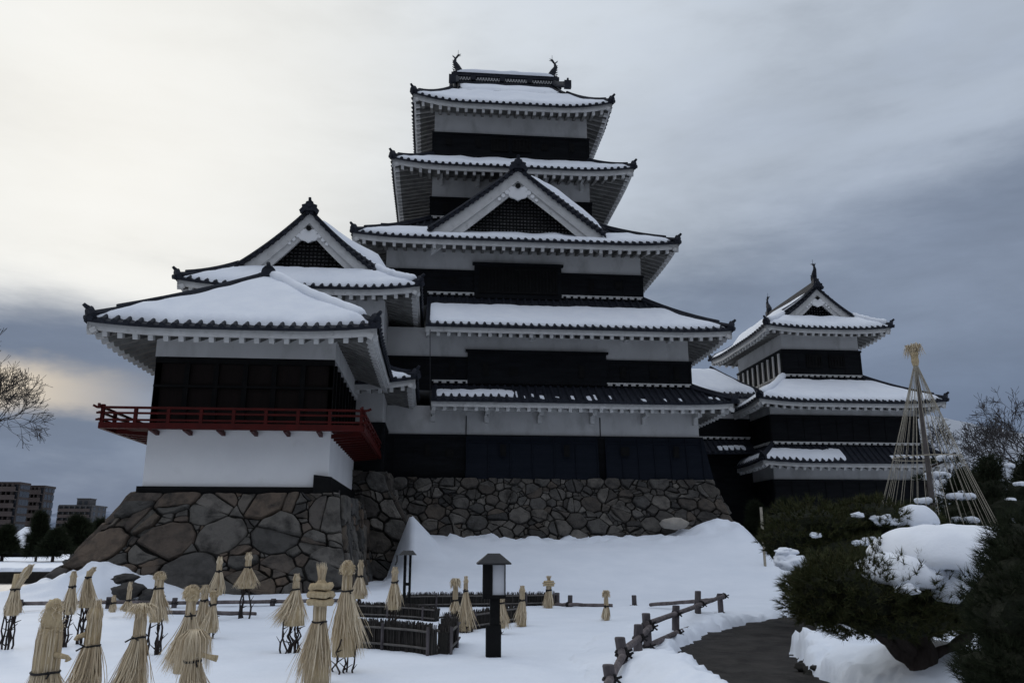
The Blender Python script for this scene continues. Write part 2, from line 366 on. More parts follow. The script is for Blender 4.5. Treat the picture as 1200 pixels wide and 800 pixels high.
def make_ground():
    na = 620; ang = np.radians(np.linspace(-72, 72, na))
    rad = np.concatenate([np.geomspace(1.5, 62, 620), np.geomspace(66, 9000, 40)])
    A, Rr = np.meshgrid(ang, rad)
    x, y = Rr * np.sin(A), Rr * np.cos(A)
    z = ground_h(x, y) + (0.012 * vnoise(x, y, 31, 5.0) + 0.008 * vnoise(x, y, 32, 11.0)) * (Rr < 40); z = np.where(Rr > 62, 0.0 * z, z)
    n, m = x.shape
    V = np.stack([x, y, z], -1).reshape(-1, 3)
    I = np.arange(n * m).reshape(n, m)
    Fq = np.stack([I[:-1, :-1], I[:-1, 1:], I[1:, 1:], I[1:, :-1]], -1).reshape(-1, 4)
    struct(np_mesh('ground', V, Fq, M['snow'], smooth=True))
make_ground()
def gz(x, y): return float(ground_h(np.array([float(x)]), np.array([float(y)]))[0])
def on_ground(px, py):
    """where the ray through a photograph pixel meets the ground"""
    d = np.array(ray(px, py)); t = 2.0
    while t < 120:
        if EYE + d[2] * t < gz(d[0] * t, d[1] * t): break
        t += 0.03
    return Vector((d[0] * t, d[1] * t, gz(d[0] * t, d[1] * t)))
# the path itself, a sheet lying in the gap the snow leaves
b = MB(); P = []
for i in range(len(PATH) - 1):
    for k in range(6):
        t = k / 6; P.append((PATH[i][0] * (1 - t) + PATH[i + 1][0] * t, PATH[i][1] * (1 - t) + PATH[i + 1][1] * t))
rows = []
for i, (x, y) in enumerate(P):
    a, c = P[max(i - 1, 0)], P[min(i + 1, len(P) - 1)]; dx, dy = c[0] - a[0], c[1] - a[1]; l = math.hypot(dx, dy)
    rows.append([(x + dy / l * w, y - dx / l * w, -0.09 + 0.03 * nz(x + w, y * 1.3) + 0.012 * nz(6 * x + 5 * w, 6 * y)) for w in [q * 0.17 for q in range(-8, 9)]])
b.grid(rows); struct(b.build('path', M['path'], smooth=True))
b = MB(); b.box(-120, -9, 24, 52, -1.6, -0.62); struct(b.build('water', M['ice']))

# ================================================================== ROOFS
class Skirt:
    """hipped apron of roof between an upper rectangle and an eave rectangle"""
    def __init__(s, inner, zi, outer, zo, lift=0.35, k=0.25, clip=None):
        s.i, s.zi, s.o, s.zo, s.lift, s.k, s.clip = inner, zi, outer, zo, lift, k, clip
    def lim(s, side, t):
        a = (0, 1) if side in 'FB' else (2, 3)
        return [s.i[q] + (s.o[q] - s.i[q]) * t for q in a]
    def outc(s, side, t):
        q = {'F': 2, 'B': 3, 'L': 0, 'R': 1}[side]; return s.i[q] + (s.o[q] - s.i[q]) * t
    def z(s, side, u, t):
        lo, hi = s.lim(side, t); e = min(u - lo, hi - u)
        return s.zi - (s.zi - s.zo) * ((1 + s.k) * t - s.k * t * t) + s.lift * max(0.0, 1 - max(e, 0) / 3.2) ** 2.2 * t * t
    def p(s, side, u, t, off=0.0):
        c = s.outc(side, t); z = s.z(side, u, t) + off
        return Vector((u, c, z)) if side in 'FB' else Vector((c, u, z))
    def tmin(s, side, u):
        a = (0, 1) if side in 'FB' else (2, 3); t = 0.0
        if u < s.i[a[0]]: t = max(t, (s.i[a[0]] - u) / max(1e-6, s.i[a[0]] - s.o[a[0]]))
        if u > s.i[a[1]]: t = max(t, (u - s.i[a[1]]) / max(1e-6, s.o[a[1]] - s.i[a[1]]))
        return min(t, 1.0)
    def urange(s, side):
        lo, hi = s.lim(side, 1.0)
        if s.clip and side in 'FB' : lo = max(lo, s.clip)
        return lo, hi
def rib(b, pts, r=0.075, end=True):
    """half round cover tile along a line of points, with a round end tile at the last one"""
    n = 5; o = len(b.v); up = Vector((0, 0, 1))
    for i, p in enumerate(pts):
        d = (pts[min(i + 1, len(pts) - 1)] - pts[max(i - 1, 0)]).normalized(); sx = d.cross(up).normalized(); u = sx.cross(d)
        for k in range(n):
            a = math.pi * k / (n - 1); b.v.append(tuple(p + sx * math.cos(a) * r + u * (math.sin(a) * r)))
    for i in range(len(pts) - 1):
        for k in range(n - 1):
            a = o + i * n + k; b.f.append((a, a + 1, a + n + 1, a + n))
    if end:
        e = pts[-1]; d = (pts[-1] - pts[-2]).normalized(); sx = d.cross(up).normalized(); u = sx.cross(d)
        ring0 = [e - d * 0.02 + (sx * math.cos(2 * math.pi * k / 10) + u * math.sin(2 * math.pi * k / 10)) * r * 1.18 + u * r * .1 for k in range(10)]
        ring1 = [q + d * 0.06 for q in ring0]
        b.add(ring0 + ring1, [(k, (k + 1) % 10, 10 + (k + 1) % 10, 10 + k) for k in range(10)] + [tuple(range(10, 20))])
def roof_skirt(parent, sk, sides='FRLB', wall=None, snow=None, space=0.36, rspace=0.48, eave_drop=0.0, name='roof', hips=None, soffit_rise=0.30, topline=True, hip_snow=()):
    """tiles > snow cover, eave (fascia, rafters, soffit), hip ridges with end tiles"""
    b = MB(); ev = MB(); tl = MB(); sf = MB()
    NT = 7
    for sd_ in sides:
        lo, hi = sk.urange(sd_)
        w = hi - lo; n = max(2, int(round(w / space)))
        # pan surface
        cols = []; us = [lo + w * i / n for i in range(n + 1)]
        for u in us:
            t0 = sk.tmin(sd_, u)
            cols.append([sk.p(sd_, u, t0 + (1 - t0) * j / NT) for j in range(NT + 1)])
        b.grid(cols)
        # drip edge
        b.grid([[sk.p(sd_, u, 1), sk.p(sd_, u, 1, -0.10)] for u in us])
        for i in range(n):
            u = lo + w * (i + 0.5) / n; t0 = sk.tmin(sd_, u)
            if t0 > 0.97: continue
            rib(b, [sk.p(sd_, u, t0 + (1 - t0) * j / NT, 0.015) for j in range(NT + 1)])
        # eave: fascia, rafters, soffit
        if wall:
            q = {'F': 2, 'B': 3, 'L': 0, 'R': 1}[sd_]; wc = wall[q]; oc = sk.o[q]; sg = -1 if sd_ in 'FL' else 1
            def pt(u, c, z): return Vector((u, c, z)) if sd_ in 'FB' else Vector((c, u, z))
            def ze(u): return sk.z(sd_, u, 1.0) - 0.11
            m = max(4, int(w / 0.5)); inset = 0.10
            fu = [lo + (0.06 if not (sk.clip and sd_ in 'FB') else 0) + (w - 0.12) * i / m for i in range(m + 1)]
            f0 = oc - sg * inset; f1 = oc - sg * (inset + 0.10)
            ev.grid([[pt(u, f0, ze(u) + 0.085), pt(u, f0, ze(u) - 0.19), pt(u, f1, ze(u) - 0.19)] for u in fu])
            # soffit from the fascia back to the wall
            al = (0, 1) if sd_ in 'FB' else (2, 3)
            def wallu(u):   # same position pulled in along the hip
                return min(max(u, wall[al[0]]), wall[al[1]])
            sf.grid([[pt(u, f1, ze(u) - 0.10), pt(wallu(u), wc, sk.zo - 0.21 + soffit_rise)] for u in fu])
            nr = max(3, int(round(w / rspace)))
            for i in range(nr + 1):
                u = lo + 0.12 + (w - 0.24) * i / nr
                uw = u
                run = abs(oc - wc)
                cut = max(0.0, wall[al[0]] - u, u - wall[al[1]])      # shorten rafters beyond the wall corner
                ov = abs(sk.o[al[0]] - wall[al[0]])
                fr = min(1.0, cut / max(ov, .01))
                ci = wc + (f1 - wc) * fr * 0.97
                zi = sk.zo - 0.21 + soffit_rise + (ze(u) - 0.10 - (sk.zo - 0.21 + soffit_rise)) * fr
                a_ = pt(u, f0 - sg * 0.09, ze(u) - 0.27); c_ = pt(u, ci, zi - 0.10)
                l_ = (a_ - c_).length
                if l_ > 0.12:
                    m_ = a_.lerp(c_, min(1.0, .22 / l_)); ev.beam(a_, m_, 0.15, 0.17)
                    if l_ > .3: sf.beam(m_, c_, 0.14, 0.16)  # inner rafter length takes the shade-darkened soffit colour
        # white pointed course where the roof meets the wall above
        if topline:
            q = {'F': 2, 'B': 3, 'L': 0, 'R': 1}[sd_]; ilo, ihi = sk.lim(sd_, 0.0)
            if sk.clip and sd_ in 'FB': ilo = max(ilo, sk.clip)
            sg = -1 if sd_ in 'FL' else 1; c = sk.i[q]
            nn = max(1, int((ihi - ilo) / space))
            if sd_ in 'FB': tl.box(ilo, ihi, min(c, c + sg * .165), max(c, c + sg * .165), sk.zi + .14, sk.zi + .19)
            else: tl.box(min(c, c + sg * .165), max(c, c + sg * .165), ilo, ihi, sk.zi + .14, sk.zi + .19)
            for i in range(nn):
                u = ilo + (i + 0.5) * (ihi - ilo) / nn; hw = space * 0.30
                if sd_ in 'FB': tl.box(u - hw, u + hw, min(c, c + sg * .16), max(c, c + sg * .16), sk.zi + .05, sk.zi + .14)
                else: tl.box(min(c, c + sg * .16), max(c, c + sg * .16), u - hw, u + hw, sk.zi + .05, sk.zi + .14)
    ro = b.build(name, M['tile'], parent, smooth=False)
    if ev.v: ev.build('rafter_eave', M['eave'], ro)
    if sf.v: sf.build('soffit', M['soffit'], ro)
    if tl.v: tl.build('pointed_course', M['eave'], ro)
    # hip ridges
    for h in (hips if hips is not None else ['FL', 'FR', 'BL', 'BR']):
        if not (h[0] in sides and h[1] in sides): continue
        qx = 0 if h[1] == 'L' else 1; qy = 2 if h[0] == 'F' else 3
        pts = []
        for j in range(9):
            t = j / 8 * 0.97; x = sk.i[qx] + (sk.o[qx] - sk.i[qx]) * t; y = sk.i[qy] + (sk.o[qy] - sk.i[qy]) * t
            pts.append(Vector((x, y, sk.z(h[0], x, t) + 0.08)))
        hb = MB(); hb.tube(pts, [0.13] * 9, 6)
        hb.tube([p + Vector((0, 0, .13)) for p in pts[:-1]], 0.085, 6)
        hr = hb.build('hip_ridge', M['tile'], ro)
        if h in hip_snow:
            hs = MB(); sp_ = [pts[0] + (pts[-1] - pts[0]) * 0 for _ in ()]
            m_ = 24; hp = []
            for j in range(m_ + 1):
                g_ = j / m_ * (len(pts) - 1.7); i_ = int(g_); hp.append(pts[i_].lerp(pts[i_ + 1], g_ - i_) + Vector((0, 0, .10 + .03 * nz(j * .5, sk.zo))))
            hs.tube(hp, [.20 + .05 * nz(j * .45, 3, sk.zi) if 0 < j < m_ else .08 for j in range(m_ + 1)], 8)
            hs.build('snow_cover', M['roofsnow'], hr, smooth=True)
        d = (pts[-1] - pts[-2]).normalized(); e = pts[-1]; sx = d.cross(Vector((0, 0, 1))).normalized(); u = sx.cross(d)
        ob = MB()
        prof = [(-.19, -.20), (.19, -.20), (.23, .02), (.15, .20), (.06, .26), (-.06, .26), (-.15, .20), (-.23, .02)]
        vs = [e + sx * a + u * c - d * .06 for a, c in prof] + [e + sx * a * .8 + u * c * .8 + d * .10 for a, c in prof]
        ob.add(vs, [tuple(range(8)), tuple(range(8, 16))] + [(k, (k + 1) % 8, 8 + (k + 1) % 8, 8 + k) for k in range(8)])
        ob.tube([e + u * .20, e + u * .27 + d * .08, e + u * .36 + d * .14], [.075, .07, .055], 7)
        ob.tube([e - u * .08, e - u * .08 + d * .22], [.10, .10], 8)
        ob.build('ridge_end_tile', M['tile'], hr)
    # snow lying on the tiles
    if snow:
        for sd_, spec in snow.items():
            for (ua, ub, ta, tb, th) in (spec if isinstance(spec, list) else [spec]):
                sb = MB(); lo, hi = sk.urange(sd_); lo = lo + .12; hi = hi - .12
                if ua is not None: lo = max(lo, ua)
                if ub is not None: hi = min(hi, ub)
                n = max(4, int((hi - lo) / 0.12)); cols = []
                seed = hash((sd_, round(sk.zo * 10), round(lo * 10))) % 97
                for i in range(n + 1):
                    u = lo + (hi - lo) * i / n
                    tm = sk.tmin(sd_, u)
                    run = abs(sk.outc(sd_, 1) - sk.outc(sd_, 0))
                    wob = (0.10 * nz(u * 0.6, seed) + 0.06 * nz(u * 2.3, seed + 5)) / max(run, .5)
                    t1 = tb + wob + 0.045 / max(run, .5) * math.cos(2 * math.pi * (u - sk.urange(sd_)[0]) / space)
                    t0 = max(ta + 1.2 * wob, tm + 0.012); t1 = max(t1, t0 + 0.01)
                    t1 = min(t1, 1.0)
                    ed = min(1.0, min(u - lo, hi - u) / 0.35 + 0.0); ed = math.sqrt(max(ed, 0))
                    hgt = th * (0.85 + 0.5 * nz(u * .8, seed + 9)) * min(1.0, (t1 - t0) * run / .35)
                    col = [sk.p(sd_, u, t0, 0.0)]
                    for f in (0.03, .12, .28, .45, .62, .78, .90, .965, 0.992):
                        t = t0 + (t1 - t0) * f
                        rnd_ = min(1.0, math.sqrt(max(0, 1 - f) * (t1 - t0) * run / .16), math.sqrt(f * (t1 - t0) * run / .3 + .05))
                        col.append(sk.p(sd_, u, t, 0.03 + (0.05 + hgt * (1 + .35 * nz(u * 1.5, t * 4 + seed))) * ed * rnd_))
                    col.append(sk.p(sd_, u, t1, 0.0))
                    cols.append(col)
                sb.grid(cols)
                sb.build('snow_cover', M['roofsnow'], ro, smooth=True)
    return ro

def gable(parent, mapf, hw, zb, za, depth, over=0.35, back=None, snow='lr', k=0.16, space=0.36, lattice=True, scale=1.0, ridge_h=0.35, finial=True, recess=0.35, roll=0.4, eave_end=True, snow_th=.17):
    """gabled roof: mapf(u, v, z) -> world, u across, v = 0 at the front triangle growing backwards"""
    def prof(r): return za - (za - zb) * ((1 + k) * r - k * r * r)
    NR = 10
    v0, v1 = -over, depth
    roll_l = min(1.0 + roll * .5, depth * .45); VS = [v0, v0 + .15, v0 + .35] + [v0 + .35 + (roll_l - .35) * i / 4 for i in range(1, 5)] + [v1]
    def P(r, v, off=0.0):      # the slope rolls down towards the verge
        f = min(1.0, max(0.0, (v - v0) / roll_l)); f = f * (2 - f); a = min(1.0, abs(r) * 2.2) if eave_end else min(abs(r), max(0.0, (1.36 - abs(r)) / .36))
        if r < 0 and 'l' not in snow: a *= .15
        return Vector(mapf(r * hw, v, prof(abs(r)) + roll * a * f + off))
    b = MB()
    for s in (-1, 1):
        rr = [s * (1.06 if eave_end else 1.0) * j / NR for j in range(NR + 1)]
        b.grid([[P(r, v) for v in VS] for r in rr])
        b.grid([[P(r, v0), P(r, v0, -.12)] for r in rr])
        n = max(2, int((v1 - v0) / space))
        for i in range(n):
            v = v0 + (v1 - v0) * (i + .5) / n
            rib(b, [P(r, v, .015) for r in rr], end=eave_end)
        # verge: row of round tile ends facing forward
        L_ = math.hypot(hw, za - zb) * 1.05; m = max(3, int(L_ / (space * .85)))
        for i in range(m):
            r = s * 1.05 * (i + .4) / m
            c = P(r, v0, -.02); bk = P(r, v0 + .3, -.02); d = (c - bk).normalized()
            b.tube([bk, c + d * .06], .095 * scale, 8)
        if s < 0 or 'r' not in snow or roll < .3:
            b.tube([P(r, v0 + .16, .10) for r in rr], .10 * scale, 6)
            b.tube([P(r, v0 + .42, .12) for r in rr], .09 * scale, 6)
        else: b.tube([P(r, v0 + .10, .05) for r in rr], .07 * scale, 6)
    g = b.build('gable_roof', M['tile'], parent)
    # bargeboards in two steps
    bb = MB()
    for s in (-1, 1):
        rr = [s * 1.02 * j / NR for j in range(NR + 1)]
        for (top, bot, va, vb) in ((-.10, -.60 * scale, -over + .10, -over + .24), (-.58 * scale, -.96 * scale, -over + .17, -over + .32)):
            G = []
            for r in rr:
                tap = 1 + .25 * abs(r)
                G.append([P(r, vb, top), P(r, va, top), P(r, va, bot * tap), P(r, vb, bot * tap)])
            bb.grid(G)
    bb.build('bargeboard', M['eave'], g)
    # lattice triangle, dark behind
    if lattice:
        inner = [(-1, 0), (1, 0), (0, 1)]
        lb = MB(); v = recess
        def tri_z(u): return prof(min(1, abs(u) / hw)) - .62 * scale
        umax = hw
        nbar = max(7, int(2 * hw / .17))
        bk = MB(); q = []
        us = [hw * (-1 + 2 * i / 24) for i in range(25)]
        bk.grid([[Vector(mapf(u, v + .12, zb - .25)), Vector(mapf(u, v + .12, max(zb - .25, prof(abs(u) / hw))))] for u in us])
        bk.build('gable_backing', M['plaster'], g)
        for i in range(nbar + 1):
            u = -hw + 2 * hw * i / nbar; z1 = tri_z(u) + .12
            if z1 > zb - .2: lb.beam(mapf(u, v, zb - .25), mapf(u, v, z1), .075, .06, up=(1, 0, .01))
        nh = max(4, int((za - zb) / .17))
        for j in range(nh):
            z = zb - .2 + (za - zb) * j / nh
            lo_u = None
            for i in range(60):
                u = hw * (1 - i / 60)
                if tri_z(u) + .1 > z: lo_u = u; break
            if lo_u: lb.beam(mapf(-lo_u, v - .03, z), mapf(lo_u, v - .03, z), .06, .075)
        lb.build('lattice', M['black'], g)
    # pendant: heart shaped board with a dark boss and scrolls
    pb = MB(); zc = prof(0) - .92 * scale - .26 * scale; vf = -over + .08
    out_ = []
    for i in range(28):
        a = 2 * math.pi * i / 28
        r = .34 * scale * (1 + .16 * math.cos(2 * a) + .10 * math.cos(5 * a + math.pi / 2))
        out_.append((r * math.cos(a), r * math.sin(a)))
    vs = [Vector(mapf(a, vf, zc + c)) for a, c in out_] + [Vector(mapf(a, vf + .12, zc + c)) for a, c in out_]
    pb.add(vs, [tuple(range(28)), tuple(range(28, 56))] + [(i, (i + 1) % 28, 28 + (i + 1) % 28, 28 + i) for i in range(28)])
    for s in (-1, 1):
        for j in range(4):
            u = s * (.30 + .17 * j) * scale; rr_ = (.13 - .02 * j) * scale
            zz = zc + (.22 - .19 * j * (za - zb) / hw * 1.1) * scale
            ring = [(u + rr_ * math.cos(2 * math.pi * i / 10), zz + rr_ * math.sin(2 * math.pi * i / 10)) for i in range(10)]
            vs = [Vector(mapf(a, vf + .03, c)) for a, c in ring] + [Vector(mapf(a, vf + .12, c)) for a, c in ring]
            pb.add(vs, [tuple(range(10)), tuple(range(10, 20))] + [(i, (i + 1) % 10, 10 + (i + 1) % 10, 10 + i) for i in range(10)])
    pb.build('gable_pendant', M['paleplaster'], g)
    bo = MB(); bo.tube([mapf(0, vf - .07, zc + .33 * scale), mapf(0, vf + .1, zc + .33 * scale)], .115 * scale, 10)
    bo.build('pendant_boss', M['black'], g)
    # ridge with an end tile
    rb = MB(); hh = ridge_h
    for (w_, z0, z1) in ((.36, 0, hh * .45), (.28, hh * .45, hh * .8)):
        c = [Vector(mapf(u, v, za + z)) for v in (v0 - .02, v1) for (u, z) in ((-w_ / 2, z0 - .05), (w_ / 2, z0 - .05), (w_ / 2, z1), (-w_ / 2, z1))]
        rb.add(c, [(0, 3, 2, 1), (4, 5, 6, 7), (0, 1, 5, 4), (1, 2, 6, 5), (2, 3, 7, 6), (3, 0, 4, 7)])
    rb.tube([mapf(0, v0, za + hh), mapf(0, v1, za + hh)], .12, 7)
    rg = rb.build('ridge', M['tile'], g)
    ob = MB(); e = hh + .1
    prof_ = [(-.44, -.34), (-.22, -.14), (.22, -.14), (.44, -.34), (.52, -.14), (.38, .02), (.40, .16), (.22, .22), (.18, .34), (.08, .38), (-.08, .38), (-.18, .34), (-.22, .22), (-.40, .16), (-.38, .02), (-.52, -.14)]
    nn = len(prof_)
    scale = scale * .85; vs = [Vector(mapf(a * scale, v0 - .14, za + c * scale + .05)) for a, c in prof_] + [Vector(mapf(a * scale * .9, v0 + .06, za + c * scale * .9 + .05)) for a, c in prof_]
    ob.add(vs, [tuple(range(nn)), tuple(range(nn, 2 * nn))] + [(i, (i + 1) % nn, nn + (i + 1) % nn, nn + i) for i in range(nn)])
    ob.tube([mapf(0, v0 - .17, za + .22 * scale), mapf(0, v0 - .1, za + .22 * scale)], .13 * scale, 10)
    if finial: ob.tube([mapf(0, v0 - .02, za + .34 * scale), mapf(0, v0 - .10, za + .52 * scale), mapf(0, v0 - .16, za + .62 * scale)], [.09 * scale, .08 * scale, .07 * scale], 8)
    ob.build('ridge_end_tile', M['tile'], rg)
    # snow on the slopes
    for s, tag_ in ((-1, 'l'), (1, 'r')):
        if tag_ not in snow: continue
        sb = MB(); rows = []
        n = max(8, int((v1 - v0) / .14))
        for i in range(n + 1):
            vs_ = .34 if roll < .3 else .16; v = v0 + vs_ + (v1 - v0 - vs_) * i / n; ed = min(1.0, math.sqrt(i / n * (v1 - v0) / .4)); row = []
            for j in range(13):
                f = j / 12; r = s * (.10 + (.95 if eave_end or roll < .3 else 1.22) * f)
                eh = min(1.0, math.sqrt((1 - f) * 4 + 0.0) if eave_end else 1.0, math.sqrt(f * 8 + .02))
                row.append(P(r, v + (.05 * nz(f * 6, zb) if i == 0 else 0), .03 + (snow_th + .05 * nz(v, f * 5, zb)) * eh * max(ed, .05) if j not in (0, 12) else 0.0))
            rows.append(row)
        sb.grid(rows); sb.build('snow_cover', M['roofsnow'], g, smooth=True)
    return g

def rect(cx, cy, hx, hy): return (cx - hx, cx + hx, cy - hy, cy + hy)
def storey(parent, rc, z0, zb, z1, m=None, bm_=None, battens=0.92):
    """plaster walls with black weatherboarding on the lower part"""
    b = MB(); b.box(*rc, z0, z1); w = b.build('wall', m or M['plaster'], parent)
    c = MB(); d = .07
    c.box(rc[0] - d, rc[1] + d, rc[2] - d, rc[3] + d, z0 + .01, zb)
    c.box(rc[0] - d - .05, rc[1] + d + .05, rc[2] - d - .05, rc[3] + d + .05, zb - .09, zb + .03)      # cap rail
    nx = int((rc[1] - rc[0]) / battens)
    for i in range(nx + 1):
        x = rc[0] + (rc[1] - rc[0]) * i / nx
        c.box(x - .03, x + .03, rc[2] - d - .03, rc[2] - d + .01, z0 + .02, zb - .1)
    ny = max(1, int((rc[3] - rc[2]) / battens))
    for i in range(ny + 1):
        y = rc[2] + (rc[3] - rc[2]) * i / ny
        for s, xx in ((-1, rc[0] - d), (1, rc[1] + d)):
            c.box(min(xx, xx + s * .03), max(xx, xx + s * .03), y - .03, y + .03, z0 + .02, zb - .1)
    c.build('weatherboarding', bm_ or M['board'], w)
    return w
def loopholes(w, y, pts):
    for x, z, ww, hh in pts:
        b = MB(); b.box(x - ww / 2 - .05, x + ww / 2 + .05, y - .135, y - .09, z - hh / 2 - .05, z + hh / 2 + .05)
        b.box(x - ww / 2, x + ww / 2, y - .15, y - .13, z - hh / 2, z + hh / 2)
        b.build('loophole', M['black'], w)
def window(w, x0, x1, y, z0, z1, nb=7):
    b = MB(); b.box(x0 - .08, x1 + .08, y - .15, y - .08, z1, z1 + .09); b.box(x0 - .08, x1 + .08, y - .16, y - .08, z0 - .09, z0)
    for x in (x0 - .04, x1 + .04): b.box(x - .04, x + .04, y - .145, y - .08, z0, z1)
    o = b.build('window', M['black'], w)
    c = MB(); c.box(x0, x1, y - .095, y - .085, z0, z1)
    for i in range(nb): 
        x = x0 + (x1 - x0) * (i + .5) / nb; c.box(x - .04, x + .04, y - .14, y - .096, z0, z1)
    c.build('window_bars', M['black'], o)
def fish(parent, base, face, s=1.0):
    """roof fish: head down on the ridge end, tail curled up"""
    f = Vector(face); b = MB(); base = Vector(base); up = Vector((0, 0, 1))
    pts = [base + f * .10 * s, base + f * .16 * s + up * .22 * s, base + f * .02 * s + up * .5 * s, base - f * .12 * s + up * .78 * s, base - f * .06 * s + up * 1.02 * s, base + f * .10 * s + up * 1.16 * s]
    b.tube(pts, [.24 * s, .23 * s, .18 * s, .12 * s, .07 * s, .03 * s], 8)
    sx = f.cross(up)
    for a in (-1, 1):
        b.tube([pts[4], pts[4] + f * .16 * s + up * .22 * s + sx * a * .05 * s, pts[4] + f * .34 * s + up * .26 * s + sx * a * .1 * s], [.05 * s, .05 * s, .01 * s], 5)
        b.tube([pts[4], pts[4] - f * .20 * s + up * .18 * s + sx * a * .05 * s], [.05 * s, .01 * s], 5)
        b.tube([pts[1], pts[1] + sx * a * .26 * s + up * .16 * s], [.08 * s, .01 * s], 5)
    for i in range(5):
        p = pts[2] - f * .14 * s + up * (-.3 + .15 * i) * s
        b.tube([p, p - f * .14 * s + up * .10 * s], [.05 * s, .01 * s], 5)
    b.tube([pts[5], pts[5] + up * .45 * s], [.015, .01], 4)
    b.box(base.x - .2 * s, base.x + .2 * s, base.y - .2 * s, base.y + .2 * s, base.z - .3 * s, base.z + .03)
    return b.build('fish_finial', M['tile'], parent)

# ================================================================== MAIN KEEP
KX, KY = 3.75, 44.8
keep = thing('castle_keep', (KX, KY, 4.45), 'tall five tiered black and white castle keep with snowy roofs on the central stone base', 'castle keep')
# first storey
r1 = rect(KX, KY, 8.5, 7.8)
w1 = storey(keep, r1, 4.40, 6.40, 7.75)
for (x0, x1) in ((1.35, 7.35), (7.75, 12.28)):          # stone dropping bays, flared at the foot
    b = MB(); y = r1[2]
    b.hexa([(x0 - .05, y - .42, 4.42), (x1 + (.42 if x1 > 12 else .05), y - .42, 4.42), (x1 + (.42 if x1 > 12 else .05), y - .06, 4.42), (x0 - .05, y - .06, 4.42),
            (x0, y - .13, 6.37), (x1 + (.10 if x1 > 12 else 0), y - .13, 6.37), (x1 + (.10 if x1 > 12 else 0), y - .06, 6.37), (x0, y - .06, 6.37)])
    o = b.build('stone_drop_bay', M['bluboard'], w1)
    for i in range(1, 7):
        c_ = x0 + (x1 - x0) * i / 7
    b = MB()
    for i in range(7):
        x = x0 + (x1 - x0) * i / 6
        b.beam((x, y - .44, 4.45), (x, y - .15, 6.33), .06, .05, up=(1, 0, 0))
    b.beam((x0, y - .19, 6.10), (x1, y - .19, 6.10), .06, .06); b.build('bay_batten', M['bluboard'], w1)
loopholes(w1, r1[2] - .30, [(3.0, 5.7, .16, .42), (5.9, 5.7, .16, .42), (8.6, 5.7, .3, .3), (11.0, 5.7, .16, .42)])
loopholes(w1, r1[2], [(-.4, 5.7, .16, .42), (.6, 5.6, .25, .25)])
for i in range(6):    # brackets under the first eave
    x = -.2 + i * 2.45; b = MB(); b.box(x - .1, x + .1, r1[2] - .9, r1[2] + .02, 7.28, 7.44); b.box(x - .1, x + .1, r1[2] - .28, r1[2] - .001, 6.98, 7.28); b.build('bracket', M['eave'], w1)
b = MB(); b.box(-.2, 12.2, r1[2] - .9, r1[2] - .72, 7.44, 7.56); b.build('eave_purlin', M['eave'], w1)
for x in (1.33, 7.55):
    b = MB(); b.box(x - .02, x + .02, r1[2] - .03, r1[2] + .02, 6.43, 7.3); b.build('plaster_joint', M['black'], w1)
r2 = rect(KX, KY, 8.2, 7.8)
sk = Skirt(r2, 8.75, rect(KX, KY, 9.85, 9.3), 7.80, .12, .18, clip=-.28)
sp = [(None, 3.6, .34, .74, .07)]
random.seed(3)
for i in range(26):
    u = 3.8 + i * .36 + random.uniform(-.05, .05)
    if random.random() < .55: sp.append((u, u + random.uniform(.10, .24), .66 + random.uniform(-.15, .1), .80 + random.uniform(-.12, .12), .025))
roof_skirt(keep, sk, 'FRB', wall=r1, snow={'F': sp, 'R': (None, None, .2, .9, .1)})
# second storey
w2 = storey(keep, r2, 8.45, 10.02, 11.45)
b = MB(); b.box(1.35, 7.9, r2[2] - .17, r2[2] - .01, 8.8, 10.30); b.box(1.25, 8.0, r2[2] - .22, r2[2] - .01, 10.30, 10.40); b.build('projecting_boards', M['board'], w2)
loopholes(w2, r2[2] - .09, [(2.2, 9.45, .16, .5), (3.5, 9.4, .28, .28), (6.7, 9.45, .16, .5)])
loopholes(w2, r2[2], [(.65, 9.5, .16, .5), (8.7, 9.45, .16, .5), (10.2, 9.4, .28, .28), (11.3, 9.45, .16, .5)])
for x in (-.5, 4.4, 8.9, 11.0): 
    b = MB(); b.box(x - .1, x + .1, r2[2] - .5, r2[2] - .001, 10.95, 11.15); b.build('bracket', M['eave'], w2)
r3 = rect(KX, KY, 6.45, 6.2)
sk = Skirt(r3, 13.50, rect(KX, KY, 9.93, 9.4), 11.18, .14, .22, clip=-.62)
roof_skirt(keep, sk, 'FRB', wall=r2, snow={'F': (None, None, .25, .93, .15), 'R': (None, None, .2, .93, .15)})
# third storey
w3 = storey(keep, r3, 13.0, 14.83, 16.25)
p0, p1 = at(556, 309, r3[2]), at(657, 313, r3[2])
b = MB(); b.box(p0.x, p1.x, r3[2] - .22, r3[2] - .01, 13.4, p0.z - .1); b.box(p0.x - .1, p1.x + .1, r3[2] - .28, r3[2] - .01, p0.z - .1, p0.z); pj_ = b.build('projecting_boards', M['board'], w3)
window(w3, p0.x + .3, p1.x - .3, r3[2] - .14, 13.75, 14.9, 22)
loopholes(w3, r3[2], [(-.9, 14.2, .16, .5), (.6, 14.3, .28, .28), (7.6, 14.2, .16, .5), (9.0, 14.3, .28, .28)])
r4 = rect(KX, KY, 4.3, 4.2)
sk3 = Skirt(r4, 18.35, rect(KX, KY, 8.03, 8.0), 15.90, .18, .2)
ro3 = roof_skirt(keep, sk3, 'FRLB', wall=r3, snow={'F': (None, None, .45, .93, .15), 'R': (None, None, .15, .93, .15), 'L': (None, None, .15, .93, .15)})
gable(keep, lambda u, v, z: (KX + .02 + u, 37.55 + v, z), 4.15, 16.62, 19.95, 3.4, over=.3, snow='r', k=.10, scale=1.15, recess=.5, roll=.9, snow_th=.3)
